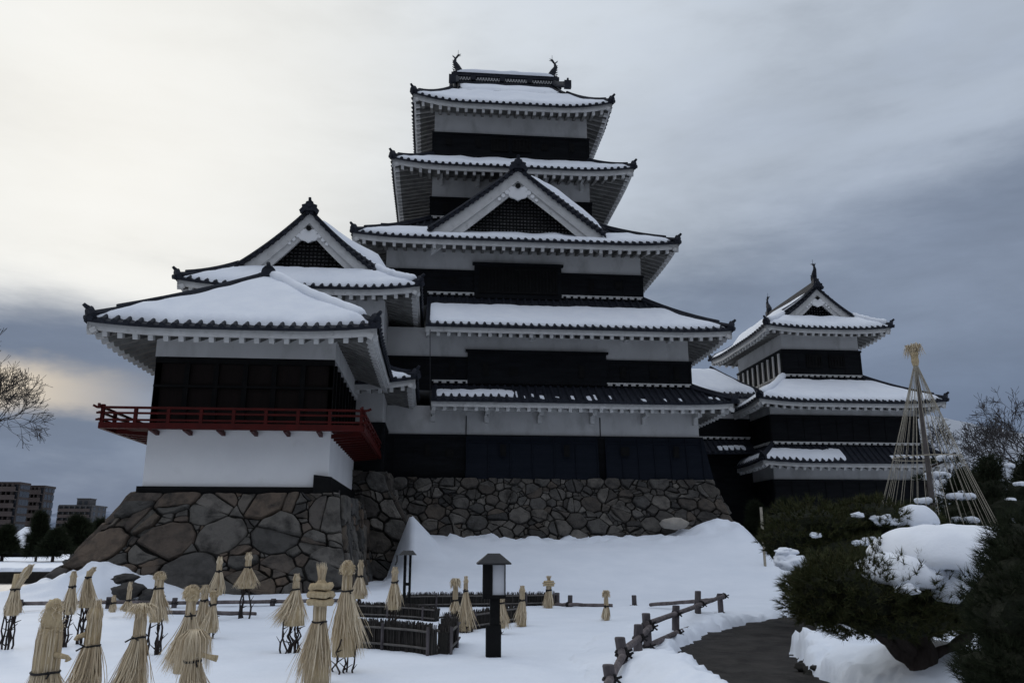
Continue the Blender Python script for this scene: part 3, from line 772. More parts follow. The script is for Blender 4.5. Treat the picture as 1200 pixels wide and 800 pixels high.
for sgn in (-1, 1):   # side gables riding on the third roof
    gable(keep, lambda u, v, z, s=sgn: (KX + s * (6.9 - v), KY - 1.0 + u * s, z), 2.6, 17.0, 18.9, 2.9, over=.3, snow='lr', k=.10, lattice=False, finial=False)
w4 = storey(keep, r4, 17.6, 19.62, 21.2)
loopholes(w4, r4[2], [(0.2, 19.0, .16, .4), (7.3, 19.0, .16, .4)])
for x in (-.1, 1.9, 5.6, 7.6):
    b = MB(); b.box(x - .1, x + .1, r4[2] - .8, r4[2] - .001, 20.66, 20.84); b.box(x - .1, x + .1, r4[2] - .25, r4[2] - .001, 20.3, 20.66); b.build('bracket', M['eave'], w4)
r5 = rect(KX, KY, 4.25, 4.1)
sk = Skirt(r5, 22.12, rect(KX, KY, 6.42, 6.0), 20.76, .28, .2)
roof_skirt(keep, sk, 'FRLB', wall=r4, topline=False, snow={'F': (None, None, .10, .95, .16), 'R': (None, None, .1, .95, .16), 'L': (None, None, .1, .95, .16)})
w5 = storey(keep, r5, 21.9, 23.50, 25.1)
window(w5, 2.7, 3.5, r5[2], 22.6, 23.2, 4); window(w5, 3.9, 4.75, r5[2], 22.6, 23.2, 4)
loopholes(w5, r5[2], [(.3, 22.95, .25, .25), (1.9, 22.95, .16, .4), (5.6, 22.85, .25, .25), (7.1, 22.9, .16, .4)])
ri = rect(KX, KY, 3.3, 3.2)
sk = Skirt(ri, 26.75, rect(KX, KY, 5.47, 5.5), 24.70, .44, .2)
ro5 = roof_skirt(keep, sk, 'FRLB', wall=r5, snow={'F': (None, None, .02, .94, .18), 'R': (None, None, .1, .94, .18), 'L': (None, None, .1, .94, .18)}, topline=False)
for s in (-1, 1):
    gable(keep, lambda u, v, z, s=s: (KX + s * (3.2 - v), KY + s * u, z), 3.2, 26.75, 29.1, 3.2, over=.12, snow='lr', k=.1, recess=.3, ridge_h=.3, finial=False, eave_end=False, roll=.1)
for s in (-1, 1):                                              # descending ridges beside the gables
    for fb in (-1, 1):
        pts = [Vector((KX + s * (3.0 + .32 * f * f), KY + fb * (.2 + 3.25 * f), 29.22 - (2.05 * (1.1 * f - .1 * f * f)) + .12)) for f in [i / 8 for i in range(9)]]
        b = MB(); b.tube(pts, .15, 8); b.tube([p + Vector((0, 0, .15)) for p in pts[:-1]], .09, 6); dr = b.build('descending_ridge', M['tile'], ro5)
        e = pts[-1]; b = MB(); b.box(e.x - .2, e.x + .2, e.y - .12, e.y + .12, e.z - .22, e.z + .24); b.tube([e + Vector((0, 0, .2)), e + Vector((0, fb * .12, .38))], [.08, .05], 6); b.build('ridge_end_tile', M['tile'], dr)
b = MB()                                                       # tall latticed ridge
b.box(KX - 3.3, KX + 3.3, KY - .20, KY + .20, 29.0, 29.22); b.box(KX - 3.3, KX + 3.3, KY - .10, KY + .10, 29.22, 29.58); b.box(KX - 3.35, KX + 3.35, KY - .22, KY + .22, 29.58, 29.80)
rg = b.build('ridge', M['tile'], keep)
b = MB()
for i in range(38):
    x = KX - 3.15 + i * 6.3 / 37; b.box(x - .05, x + .05, KY - .14, KY - .101, 29.26, 29.40); b.box(x - .05 + .08, x + .05 + .08, KY - .14, KY - .101, 29.42, 29.55)
b.build('ridge_lattice', M['eave'], rg)
for x in (-2.0, -.2, 1.5):
    b = MB(); b.tube([(KX + x, KY - .28, 29.45), (KX + x, KY - .1, 29.45)], .17, 12); b.build('ridge_crest_boss', M['tile'], rg)
b = MB(); rows = []
for i in range(30):
    x = KX - 3.0 + 6.0 * i / 29; h = .30 + .08 * nz(x * 1.3, 4); e = min(1, math.sqrt(min(i, 29 - i) / 2 + .02))
    rows.append([(x, KY - .26, 29.79), (x, KY - .25, 29.82 + h * .6 * e), (x, KY - .1, 29.82 + h * e), (x, KY + .1, 29.82 + h * e), (x, KY + .25, 29.82 + h * .6 * e), (x, KY + .26, 29.79)])
b.grid(rows); b.build('snow_cover', M['roofsnow'], rg, smooth=True)
fish(rg, (KX - 3.05, KY, 29.85), (1, 0, 0), 1.0); fish(rg, (KX + 3.05, KY, 29.85), (-1, 0, 0), 1.0)
b = MB(); b.tube([at(504, 386, 35.35), at(504, 470, 35.35)], .018, 5); b.tube([at(504, 470, 35.35), at(506, 490, 36.9)], .018, 5); b.build('lightning_cable', M['iron'], keep)

# ================================================================== ATTACHED TURRET (gabled, behind the moon viewing turret)
TX, TY = -5.85, 38.0
tat = thing('corner_turret', (TX, TY, 4.5), 'two storeyed corner turret with a snowy gable, joined to the left side of the keep', 'turret')
ra = rect(TX, TY, 3.55, 3.5)
wa = storey(tat, ra, 4.5, 6.55, 8.3)
rb_ = rect(TX, TY, 3.45, 3.4)
sk = Skirt(rb_, 8.95, rect(TX, TY, 4.98, 4.9), 8.02, .30, .15)
roof_skirt(tat, sk, 'FRL', wall=ra, snow={'F': (None, None, .15, .9, .14)}, topline=False, soffit_rise=.2)
b = MB(); b.box(*rb_, 8.7, 12.3); wb = b.build('wall', M['plaster'], tat)
for z0, z1, dd in ((8.95, 10.0, .06),):
    b = MB(); b.box(rb_[0] - dd, rb_[1] + dd, rb_[2] - dd, rb_[3] + dd, z0, z1); b.build('weatherboarding', M['board'], wb)
GP = 34.55
rin = (TX - 2.95, TX + 2.95, GP, TY + 3.4)
sk = Skirt(rin, 13.35, rect(TX, TY, 5.05, 5.0), 12.05, .25, .16)
roof_skirt(tat, sk, 'FRL', hip_snow=('FR',), wall=rb_, snow={'F': (None, None, .02, .94, .17), 'R': (None, None, .05, .94, .17), 'L': (None, None, .05, .94, .17)}, topline=False)
gable(tat, lambda u, v, z: (TX + u, GP + v, z), 2.95, 13.28, 16.0, 6.6, over=.3, snow='r', k=.22, scale=1.0, recess=.35, eave_end=False, roll=1.0, snow_th=.25)

# ================================================================== MOON VIEWING TURRET
SX0, SX1, SY0, SY1 = -9.12, -3.42, 26.6, 34.45
tsu = thing('moon_viewing_turret', ((SX0 + SX1) / 2, 30.5, 3.1), 'single storeyed white turret with red balcony and broad snowy hipped roof, at the left', 'turret')
b = MB(); b.box(SX0, SX1, SY0, SY1, 3.30, 5.2); lw = b.build('wall', M['paleplaster'], tsu)
b = MB(); b.box(SX0 - .12, SX1 - .25, SY0 - .16, SY0 + .2, 3.12, 3.34); b.box(SX0 - .12, SX0 + .2, SY0 + .2, SY1, 3.12, 3.34)
b.build('sill_beam', M['black'], tsu)
b = MB(); q0 = at(367, 552, SY0 - .25); b.hexa([(SX1 - .42, SY0 - .3, 3.02), (SX1 + .18, SY0 - .22, 3.02), (SX1 + .18, SY1, 3.02), (SX1 - .42, SY1, 3.02), (SX1 - .42, SY0 - .3, 3.72), (SX1 + .12, SY0 - .22, 3.66), (SX1 + .12, SY1, 3.66), (SX1 - .42, SY1, 3.72)])
b.build('sill_beam', M['black'], tsu)
b = MB(); b.box(SX1 - .05, SX1 + .17, 27.0, 27.25, .3, 3.02); b.build('support_post', M['black'], tsu)
b = MB(); b.tube([(SX1 + .30, 27.2, 3.3), (SX1 + .30, 27.2, .4)], .03, 6); b.build('rain_pipe', M['concretelight'], tsu)
# upper room: dark shuttered openings between posts
b = MB(); b.box(SX0 + .12, SX1 - .12, SY0 + .15, SY1, 5.2, 7.75); up_ = b.build('shutters', M['brown'], tsu)
b = MB()
for i in range(7):
    x = SX0 + .08 + (SX1 - SX0 - .16) * i / 6; b.box(x - .08, x + .08, SY0 + .02, SY0 + .16, 5.2, 7.5)
for i in range(9):
    y = SY0 + .1 + (SY1 - SY0 - .1) * i / 8
    b.box(SX1 - .16, SX1 - .02, y - .08, y + .08, 5.2, 7.5); b.box(SX0 + .02, SX0 + .16, y - .08, y + .08, 5.2, 7.5)
b.box(SX0, SX1, SY0 - .01, SY0 + .16, 7.3, 7.5); b.box(SX0, SX1, SY0 - .01, SY0 + .16, 6.5, 6.58)
b.build('post_frame', M['black'], tsu)
b = MB(); b.box(SX0 - .02, SX1 + .02, SY0 - .03, SY1, 7.5, 8.35); b.build('wall', M['plaster'], tsu)
# red balcony round three sides
bx0, bx1, by0 = at(118, 490, 25.75).x, at(425, 490, 25.75).x, 25.75
zt = at(270, 479, 25.75).z; zd = at(270, 497, 25.75).z
b = MB(); zf = zd
b.box(bx0, bx1, by0, SY0 - .05, zf - .08, zf); b.box(SX1 + .02, bx1, SY0 - .05, SY1, zf - .08, zf); b.box(bx0, SX0 - .02, SY0 - .05, SY1, zf - .08, zf)
b.box(bx0 - .03, bx1 + .03, by0 - .06, by0 + .06, zf - .17, zf + .015); b.box(bx1 - .06, bx1 + .06, by0 + .06, SY1, zf - .17, zf + .015); b.box(bx0 - .06, bx0 + .06, by0 + .06, SY1, zf - .17, zf + .015)
bal = b.build('balcony', M['red'], tsu)
b = MB()
for z, h in ((zt, .07), (zt - .17, .06), (zf + .10, .06)):
    b.beam((bx0 - .14, by0, z), (bx1 + .14, by0, z), .075, h); b.beam((bx1, by0 - .14, z + .002), (bx1, SY1, z + .002), .075, h); b.beam((bx0, by0 - .14, z + .002), (bx0, SY1, z + .002), .075, h)
for (p, d) in (((bx0 - .14, by0, zt), (-1, 0)), ((bx1 + .14, by0, zt), (1, 0)), ((bx1, by0 - .14, zt), (0, -1)), ((bx0, by0 - .14, zt), (0, -1))):
    b.beam(p, (p[0] + d[0] * .12, p[1] + d[1] * .12, zt + .06), .07, .07)
b.build('handrail', M['red'], bal)
nb = 8
for i in range(nb + 1):
    x = bx0 + .04 + (bx1 - bx0 - .08) * i / nb; b = MB(); b.box(x - .05, x + .05, by0 - .05, by0 + .05, zf + .015, zt - .03 + (.12 if i in (0, nb) else 0)); b.build('baluster', M['red'], bal)
for i in range(1, 8):
    y = by0 + (SY1 - by0) * i / 8
    for x in (bx0, bx1):
        b = MB(); b.box(x - .05, x + .05, y - .05, y + .05, zf + .015, zt - .03); b.build('baluster', M['red'], bal)
def joist(p, q):
    b = MB(); b.beam(p, q, .11, .13); b.build('joist', M['red'], bal)
for i in range(6):
    x = SX0 + .3 + (SX1 - SX0 - .6) * i / 5; joist((x, by0 + .12, zf - .13), (x, SY0 + .05, zf - .2))
for i in range(12):
    y = SY0 + .2 + (SY1 - SY0 - .4) * i / 11
    joist((bx1 - .1, y, zf - .13), (SX1 - .05, y, zf - .22)); joist((bx0 + .1, y, zf - .13), (SX0 + .05, y, zf - .22))
# roof
ho = (at(93, 378, 25.0).x + .12, at(445, 378, 25.0).x - .02, 25.0, SY1)
hx = (ho[0] + ho[1]) / 2
sk = Skirt((hx - .04, hx + .04, 29.5, SY1), 11.22, ho, 8.13, .17, .10)
sr = roof_skirt(tsu, sk, 'FRL', hip_snow=('FR',), wall=(SX0, SX1, SY0, SY1), snow={'F': (None, None, .03, .95, .2), 'R': (None, None, .03, .95, .2), 'L': (None, None, .03, .95, .2)}, topline=False, soffit_rise=.42)
b = MB(); b.box(hx - .18, hx + .18, 29.45, SY1, 11.17, 11.38); b.tube([(hx, 29.4, 11.44), (hx, SY1, 11.44)], .12, 7); rg = b.build('ridge', M['tile'], tsu)
b = MB(); b.tube([(hx, 29.25, 11.38), (hx, 29.5, 11.38)], .26, 12); b.tube([(hx - .26, 29.3, 11.22), (hx - .26, 29.5, 11.22)], .15, 9); b.tube([(hx + .26, 29.3, 11.22), (hx + .26, 29.5, 11.22)], .15, 9)
b.tube([(hx, 29.3, 11.58), (hx, 29.15, 11.70)], [.09, .07], 7); b.build('ridge_end_tile', M['tile'], rg)

# ================================================================== SMALL KEEP (right) AND GALLERY
IX, IY = 23.1, 49.6
inu = thing('small_keep', (IX, IY, 2.4), 'smaller three tiered black and white castle tower with a snowy gabled top, at the right', 'castle tower')
ra = rect(IX, IY, 4.4, 5.65)
wa = storey(inu, ra, 2.2, 5.05, 6.2)
rb2 = rect(IX, IY, 4.33, 5.6)
sk = Skirt(rb2, 6.98, rect(IX, IY, 5.45, 6.75), 5.98, .15, .15)
roof_skirt(inu, sk, 'FRL', wall=ra, snow={'F': [(None, 22.6, .25, .93, .13), (25.2, 27.9, .6, .75, .06)], 'L': [(None, 50, .4, .9, .1)], 'R': (None, None, .1, .9, .12)})
wb = storey(inu, rb2, 6.7, 8.66, 9.4)
rc2 = rect(IX, IY, 2.42, 3.6)
sk = Skirt(rc2, 11.28, rect(IX, IY, 5.5, 7.0), 9.28, .20, .2)
roof_skirt(inu, sk, 'FRL', hip_snow=('FL',), wall=rb2, snow={'F': (None, None, .12, .95, .2), 'L': (None, None, .1, .95, .18), 'R': (None, None, .1, .95, .18)})
wc = storey(inu, rc2, 11.0, 12.98, 14.35)
b = MB()
for i in range(9):
    y = rc2[2] + .3 + (rc2[3] - rc2[2] - .6) * i / 8; b.box(rc2[0] - .16, rc2[0] - .08, y - .1, y + .1, 11.5, 12.8)
b.build('mullions', M['plaster'], wc)
window(wc, 22.2, 23.0, rc2[2], 12.0, 12.6, 4); window(wc, 23.6, 24.4, rc2[2], 12.0, 12.6, 4)
GI = 45.95
rin = (IX - 2.15, IX + 2.15, GI, IY + 3.6)
sk = Skirt(rin, 15.1, rect(IX, IY, 3.92, 5.0), 14.04, .22, .15)
roof_skirt(inu, sk, 'FRLB', hip_snow=('FL', 'FR'), wall=rc2, snow={'F': (None, None, .02, .95, .18), 'L': (None, None, .05, .95, .18), 'R': (None, None, .05, .95, .18)}, topline=False)
gi = gable(inu, lambda u, v, z: (IX + u, GI + v, z), 2.15, 15.1, 16.95, 7.3, over=.3, snow='lr', k=.2, scale=.85, recess=.3, finial=False, eave_end=False, roll=.5)
fish(inu, (IX, GI - .1, 17.45), (0, 1, 0), .85); fish(inu, (IX, GI + 7.1, 17.45), (0, -1, 0), .85)

gal = thing('connecting_gallery', (15.5, 49.5, 2.0), 'dark covered gallery with a snowy roof joining the keep to the smaller tower', 'gallery')
b = MB(); b.box(12.2, 18.8, 47.0, 52.2, 0.5, 10.2); gw = b.build('wall', M['board'], gal)
b = MB(); b.box(12.3, 18.72, 46.93, 47.0, 8.9, 9.7); b.build('plaster_band', M['plaster'], gw)
z_r = at(838, 434, 49.6).z
sk = Skirt((11.6, 17.4, 49.55, 49.65), z_r, (11.6, 19.4, 45.9, 53.3), 10.0, .1, .1)
roof_skirt(gal, sk, 'FR', wall=(12.2, 18.8, 47.0, 52.2), snow={'F': (None, None, .03, .86, .25)}, topline=False)
sk = Skirt((11.9, 18.7, 47.0, 52.2), 7.6, (11.9, 19.0, 45.9, 53.3), 6.75, .05, .1)
roof_skirt(gal, sk, 'F', snow={'F': [(13.3, 15.4, .55, .93, .09), (16.4, 18.2, .5, .8, .07)]}, topline=True)
b = MB(); b.box(12.9, 16.0, 46.9, 47.0, 1.0, 4.6)
for i in range(9): b.box(12.9 + i * .38, 12.98 + i * .38, 46.85, 46.9, 1.0, 4.6)
b.build('gate', M['black'], gal)

# ================================================================== STONE BASES
def voronoi_cells(W_, H_, rmin, rmax, rng, asp=1.3):
    pts = []; tries = 0
    r = rmax
    while r > rmin:
        for _ in range(int(26 * (W_ * H_) / (r * r * 12)) + 12):
            p = (rng.uniform(-.05, W_ + .05), rng.uniform(-.05, H_ + .05)); rr = r * rng.uniform(.85, 1.1)
            if all(((p[0] - q[0]) / asp) ** 2 + (p[1] - q[1]) ** 2 > ((rr + q[2]) * .92) ** 2 for q in pts): pts.append((*p, rr))
        r *= .84
    cells = []
    for i, (x, y, r_) in enumerate(pts):
        poly = [(0, 0), (W_, 0), (W_, H_), (0, H_)]
        for j, (a, c, q) in enumerate(pts):
            if i == j: continue
            dx, dy = (a - x) / asp ** 2, c - y
            if abs(a - x) > (rmax * 5) * asp or abs(c - y) > rmax * 5: continue
            # power diagram half plane
            d0 = ((a * a - x * x) / asp ** 2 + (c * c - y * y) - q * q + r_ * r_) / 2
            new = []
            for k in range(len(poly)):
                p, n_ = poly[k], poly[(k + 1) % len(poly)]
                sp_ = p[0] * dx + p[1] * dy - d0; sn = n_[0] * dx + n_[1] * dy - d0
                if sp_ <= 0: new.append(p)
                if sp_ * sn < 0:
                    t = sp_ / (sp_ - sn); new.append((p[0] + (n_[0] - p[0]) * t, p[1] + (n_[1] - p[1]) * t))
            poly = new
            if len(poly) < 3: break
        if len(poly) >= 3: cells.append(poly)
    out_ = []
    for poly in cells:            # split some cells by a random chord: angular neighbours instead of cobbles
        todo = [(poly, 0)]
        while todo:
            p, k = todo.pop(); cx = sum(q[0] for q in p) / len(p); cy = sum(q[1] for q in p) / len(p)
            rad = sum(math.hypot(q[0] - cx, q[1] - cy) for q in p) / len(p)
            if k < 2 and rad > rmin * 1.3 and rng.random() < (.62, .30)[k]:
                a = rng.choice((0, 0, math.pi / 2, rng.uniform(0, 3.14))) + rng.gauss(0, .28); nx, ny = -math.sin(a), math.cos(a)
                off = rng.uniform(-.4, .4) * rad; d0 = (cx * nx + cy * ny) + off; A_, B_ = [], []
                for i in range(len(p)):
                    u, w = p[i], p[(i + 1) % len(p)]; su, sw = u[0] * nx + u[1] * ny - d0, w[0] * nx + w[1] * ny - d0
                    (A_ if su <= 0 else B_).append(u)
                    if su * sw < 0:
                        t = su / (su - sw); x = (u[0] + (w[0] - u[0]) * t, u[1] + (w[1] - u[1]) * t); A_.append(x); B_.append(x)
                for h in (A_, B_):
                    if len(h) >= 3: todo.append((h, k + 1))
            else: out_.append(p)
    return out_
def chaikin(poly, n=1, f=.22):
    for _ in range(n):
        o = []
        for i in range(len(poly)):
            p, q = poly[i], poly[(i + 1) % len(poly)]
            o.append((p[0] + (q[0] - p[0]) * f, p[1] + (q[1] - p[1]) * f)); o.append((p[0] + (q[0] - p[0]) * (1 - f), p[1] + (q[1] - p[1]) * (1 - f)))
        poly = o
    return poly
def stone_base(label, top, zt_, zb_, dl, df, dr, faces, rmin, rmax, m, seed, power=1.35, skip=None):
    """battered castle base; top = (x0, x1, y0, y1); dl, df, dr = spread of the foot at left, front, right"""
    x0, x1, y0, y1 = top; Hh = zt_ - zb_
    th = thing('stone_base', ((x0 + x1) / 2, (y0 + y1) / 2, zb_), label, 'stone wall')
    def corner(cx, cy, v):
        k = (1 - v) ** power
        return Vector((x0 - dl * k if cx == 0 else x1 + dr * k, y0 - df * k if cy == 0 else y1, zb_ + Hh * v))
    rng = random.Random(seed)
    back = MB(); b = MB()
    for fc in faces:
        A, B = {'F': ((0, 0), (1, 0)), 'R': ((1, 0), (1, 1)), 'L': ((0, 1), (0, 0))}[fc]
        def S(u, v):
            a, c = corner(*A, v), corner(*B, v); return a + (c - a) * u
        Wm = (S(1, .4) - S(0, .4)).length; Hm = (S(.5, 1) - S(.5, 0)).length
        G = [[S(i / 16, j / 10) for j in range(11)] for i in range(17)]
        nrm0 = (S(.6, .5) - S(.5, .5)).cross(S(.5, .6) - S(.5, .5)).normalized()
        back.grid([[p - nrm0 * .03 for p in row] for row in G])
        for poly in voronoi_cells(Wm, Hm, rmin, rmax, rng):
            cx = sum(p[0] for p in poly) / len(poly); cy = sum(p[1] for p in poly) / len(poly)
            rad = math.sqrt(sum((p[0] - cx) ** 2 + (p[1] - cy) ** 2 for p in poly) / len(poly))
            if rad < .04: continue
            # wobble the straight edges
            poly2 = []
            for i in range(len(poly)):
                p, q = poly[i], poly[(i + 1) % len(poly)]; l = math.hypot(q[0] - p[0], q[1] - p[1])
                poly2.append(p)
                if l > .25:
                    a = rng.uniform(-.07, .07) * min(l, 1.0); poly2.append(((p[0] + q[0]) / 2 + (q[1] - p[1]) / l * a, (p[1] + q[1]) / 2 - (q[0] - p[0]) / l * a))
            poly2 = chaikin(chaikin(poly2, 1, .11), 1, .25)
            sh = max(.5, 1 - rng.uniform(.008, .045) / rad); dep = rng.uniform(.04, .22) * min(1.0, rad / .35) + .03
            tx, ty = rng.uniform(-.10, .10), rng.uniform(-.10, .10)
            rings = []
            n = len(poly2)
            for (k_, d_) in ((sh, -.06), (sh * .985, dep * .55), (sh * .93, dep * .9), (sh * .80, dep), (sh * .45, dep)):
                ring = []
                for (px_, py_) in poly2:
                    u = (cx + (px_ - cx) * k_); v = (cy + (py_ - cy) * k_)
                    uu, vv = min(max(u / Wm, 0), 1), min(max(v / Hm, 0), 1)
                    p = S(uu, vv)
                    rough = .05 * nz(p.x * 2.2, p.z * 2.2, p.y * 2.2 + seed) + .045 * nz(p.x * 5, p.z * 5, p.y * 5)
                    ring.append(p + nrm0 * (d_ + (tx * (u - cx) + ty * (v - cy)) * (1 if d_ > 0 else 0) + (rough if d_ > 0 else 0)))
                rings.append(ring)
            o = len(b.v)
            for r_ in rings: b.v.extend([tuple(p) for p in r_])
            c_ = sum(rings[-1], Vector()) / n; b.v.append(tuple(c_)); ci = len(b.v) - 1
            for a in range(len(rings) - 1):
                for i in range(n):
                    b.f.append((o + a * n + i, o + a * n + (i + 1) % n, o + (a + 1) * n + (i + 1) % n, o + (a + 1) * n + i))
            e = o + (len(rings) - 1) * n
            for i in range(n): b.f.append((e + i, e + (i + 1) % n, ci))
    back.grid([[(x0, y0, zt_ - .02), (x0, y1, zt_ - .02)], [(x1, y0, zt_ - .02), (x1, y1, zt_ - .02)]])
    o = b.build('stones', m, th); back.build('wall_core', M['gap'], th)
    return th
stone_base('low base of large brown and grey boulders under the white moon viewing turret', (-9.22, -2.98, 26.38, 34.3), 3.12, -1.3, 3.6, 1.9, 0.75, 'FLR', .11, .72, M['stone'], 8, 1.15)
stone_base('dark flared stone base in the recess between the left turret and the keep', (-9.5, -2.12, 34.30, 36.9), 4.50, -.2, 1.0, 1.3, 2.9, 'FR', .12, .50, M['smallstone'], 12, 1.4)
mb = stone_base('wide wall of small grey stones under the main keep, banked with snow', (-2.4, 12.66, 36.62, 52), 4.42, -.4, 0.6, 1.5, 1.9, 'FR', .09, .36, M['smallstone'], 21, 1.2)
b = MB(); p = at(790, 613, 35.55); b.ico(p, .62, .25, .26, 3, .25, 3.0); b.build('pale_boulder', M['palestone'], mb, smooth=True)
stone_base('shadowed stone footing under the smaller tower at the right', (18.6, 27.6, 43.9, 55), 2.25, -1.5, .8, .8, .8, 'FL', .15, .5, M['smallstone'], 33)

# snow lodged against and on the foot of the left base, loose rocks
for (px, py, Yd, rx, rz, lab) in ((146, 678, 23.6, .32, .13, 'flat dark rock in the snow, highest of three below the left stone base'), (152, 692, 23.3, .40, .2, 'rounded grey rock in the snow, largest of three below the left stone base'), (178, 698, 23.2, .34, .16, 'smooth slate grey rock, rightmost of three in the snow below the left stone base')):
    p = at(px, py, Yd); p.z = max(p.z, gz(p.x, p.y) + .02)
    b = MB(); b.ico((p.x, p.y, p.z), rx, rx * .7, rz, 3, .5, px); tag(b.build('rock', M['smallstone'], None, True), lab, 'rock', 'rocks below the left stone base')

# ================================================================== STRAW WINTER COVERS
def strands(rng, n, p_of, width):
    """thin tapering blades; p_of(i) gives a list of points"""
    V = []; Fq = []
    for i in range(n):
        pts = p_of(i)
        a = rng.uniform(0, 6.28); sx = Vector((math.cos(a), math.sin(a), 0.0))
        o = len(V); m = len(pts)
        for j, p in enumerate(pts):
            w = width * (1.0 if j < m - 1 else .25)
            V.append(tuple(p - sx * w)); V.append(tuple(p + sx * w))
        for j in range(m - 1):
            Fq.append((o + 2 * j, o + 2 * j + 1, o + 2 * j + 3, o + 2 * j + 2))
    return V, Fq
def px_m(y, z=0.6): return (y * math.cos(R(TILT))) / F * 1.0
def straw_bundle(label, px, Yd, ytop, ytie, ysk, wtop, wneck, wsk, kind='loop', ystem=None, lean=0.0, nst=None, dens=1.0, tail=0):
    rng = random.Random(int(px * 7 + Yd * 13))
    k = Yd / F / (math.cos(_t) * math.cos(_p)) * .985
    T = at(px, ytop, Yd); K = at(px, ytie, Yd); B_ = at(px, ysk, Yd)
    g = gz(T.x, Yd)
    if B_.z < g + .02 and not ystem: B_.z = g - .02
    ax = T.x
    zt_, zk, zs = T.z, K.z, max(B_.z, g - .02)
    f_ = rng.uniform(.74, .92)
    rt, rn, rs = wtop * k / 2 * .92, wneck * k / 2 * .84, wsk * k / 2 * f_
    root = thing('straw_bundle', (ax, Yd, g), label, 'straw cover', 'straw winter covers over the peony bed')
    lx = lean * k
    def C(z): return Vector((ax + lx * (z - zk) / max(zt_ - zk, .1), Yd, z))
    H_ = zk - zs; up = zt_ - zk
    wid = max(.0022, .00036 * Yd)
    # skirt
    core = MB(); core.lathe([(rs * .72, 0), (rs * .66, H_ * .25), (max(rn * 1.0, rs * .42), H_ * .62), (rn * .92, H_)], (ax - lx * .0, Yd, zs + .02), 14, .08, rng)
    n = int((520 if Yd < 9 else 380 if Yd < 14 else 230) * dens)
    sway = rng.uniform(-.45, .45) * rs
    ex = rng.uniform(.85, 1.35)
    def sp(i):
        a = rng.uniform(0, 6.283); r1_ = rs * math.sqrt(rng.uniform(.25, 1.15)); d = Vector((math.cos(a), math.sin(a), 0)); a2 = a + rng.uniform(-.3, .3); d2 = Vector((math.cos(a2), math.sin(a2), 0))
        ln = rng.uniform(.72, 1.06); zz_ = zk - H_ * ln
        wild = rng.random() < .16
        q = []
        for t in (0, .2, .45, .72, 1.0):
            r_ = rn * .98 + (r1_ * (1.5 if wild else 1) - rn * .98) * t ** ex
            q.append(Vector((ax, Yd, zk)) + (d if t < .7 else d2) * max(r_, rn * .5) + Vector((sway * t * t + rng.uniform(-.1, .1) * rs * t, rng.uniform(-.1, .1) * rs * t, -H_ * ln * t + .02)))
        return q
    V, Fq = strands(rng, n, sp, wid)
    sk_ = np_mesh('straw_skirt', V, Fq, M['straw'], root)
    core.build('packed_straw', M['strawcore'], sk_, True)
    # neck and top
    zb_ = zk + up * (.35 if kind in ('bun', 'loop') else .5)
    core = MB(); core.lathe([(rn, -.02), (rn * 1.02, up * .18), (rn * .95, up * .4), (rn * .85, up * .62)], (ax, Yd, zk), 12, .07, rng)
    o2 = len(core.v)
    def np_(i):
        a = rng.uniform(0, 6.283); d = Vector((math.cos(a), math.sin(a), 0))
        return [C(zk - .02) + d * rn * 1.02, C(zk + up * .2) + d * rn * rng.uniform(.98, 1.08), C(zk + up * .45) + d * rn * rng.uniform(.9, 1.05), C(zk + up * rng.uniform(.55, .7)) + d * rn * .9]
    V, Fq = strands(rng, int(110 * dens), np_, wid)
    if kind == 'bun':           # folded-over ball of straw ends
        core.ico(C(zk + up * .72), rt * .86, rt * .8, up * .30, 3, .35, px)
        def tp(i):
            a = rng.uniform(0, 6.283); e = rng.uniform(-.5, 1.4); d = Vector((math.cos(a) * math.cos(e), math.sin(a) * math.cos(e), math.sin(e)))
            c = C(zk + up * .70); p = c + Vector((d.x * rt * .85, d.y * rt * .8, d.z * up * .29)); t_ = Vector((rng.uniform(-1, 1), rng.uniform(-1, 1), rng.uniform(-.8, .4))) * rt * .55
            return [p - t_ * .5, p + d * rt * .22, p + t_ + d * rt * .05]
        V2, F2 = strands(rng, int(240 * dens), tp, wid * 1.1)
    elif kind == 'loop':        # narrow looped knot with a few stray ends
        core.ico(C(zk + up * .66), rt * .75, rt * .7, up * .26, 2, .25, px)
        def tp(i):
            a = rng.uniform(0, 6.283); d = Vector((math.cos(a), math.sin(a), 0)); f = rng.uniform(.5, 1)
            return [C(zk + up * .42) + d * rt * .6, C(zk + up * .66) + d * rt * f, C(zk + up * rng.uniform(.8, 1.02)) + d * rt * .45, C(zk + up * rng.uniform(.75, 1.05)) + Vector((rng.uniform(-1, 1), rng.uniform(-.6, .6), 0)) * rt * .9]
        V2, F2 = strands(rng, int(110 * dens), tp, wid)
    elif kind in ('spray', 'mushroom'):      # top bent outwards into a mop
        core.ico(C(zk + up * .82), rt * .62, rt * .6, up * .16, 2, .3, px)
        def tp(i):
            a = rng.uniform(0, 6.283); d = Vector((math.cos(a), math.sin(a), 0)); f = rng.uniform(.6, 1.1); drop = rng.uniform(.05, .5)
            return [C(zk + up * .55) + d * rn * .9, C(zk + up * .86) + d * rn, C(zk + up * rng.uniform(.92, 1.0)) + d * rt * .55 * f, C(zk + up * (1 - drop)) + d * rt * f]
        V2, F2 = strands(rng, int(300 * dens), tp, wid * 1.2)
    elif kind == 'crown':       # stacked coils with a fan of straw ends above
        for j in range(3):
            z = zk + up * (.33 + .13 * j); r_ = rt * (1.0, 1.05, .95)[j]
            ring = [C(z) + Vector((math.cos(a_ * .5236) * r_ * rng.uniform(.9, 1.1), math.sin(a_ * .5236) * r_, up * .02 * rng.uniform(-1, 1))) for a_ in range(13)]
            core.tube(ring, up * .062, 6)
        core.lathe([(rn * .9, up * .28), (rn * .9, up * .64), (rn * .5, up * .72)], (ax, Yd, zk), 10)
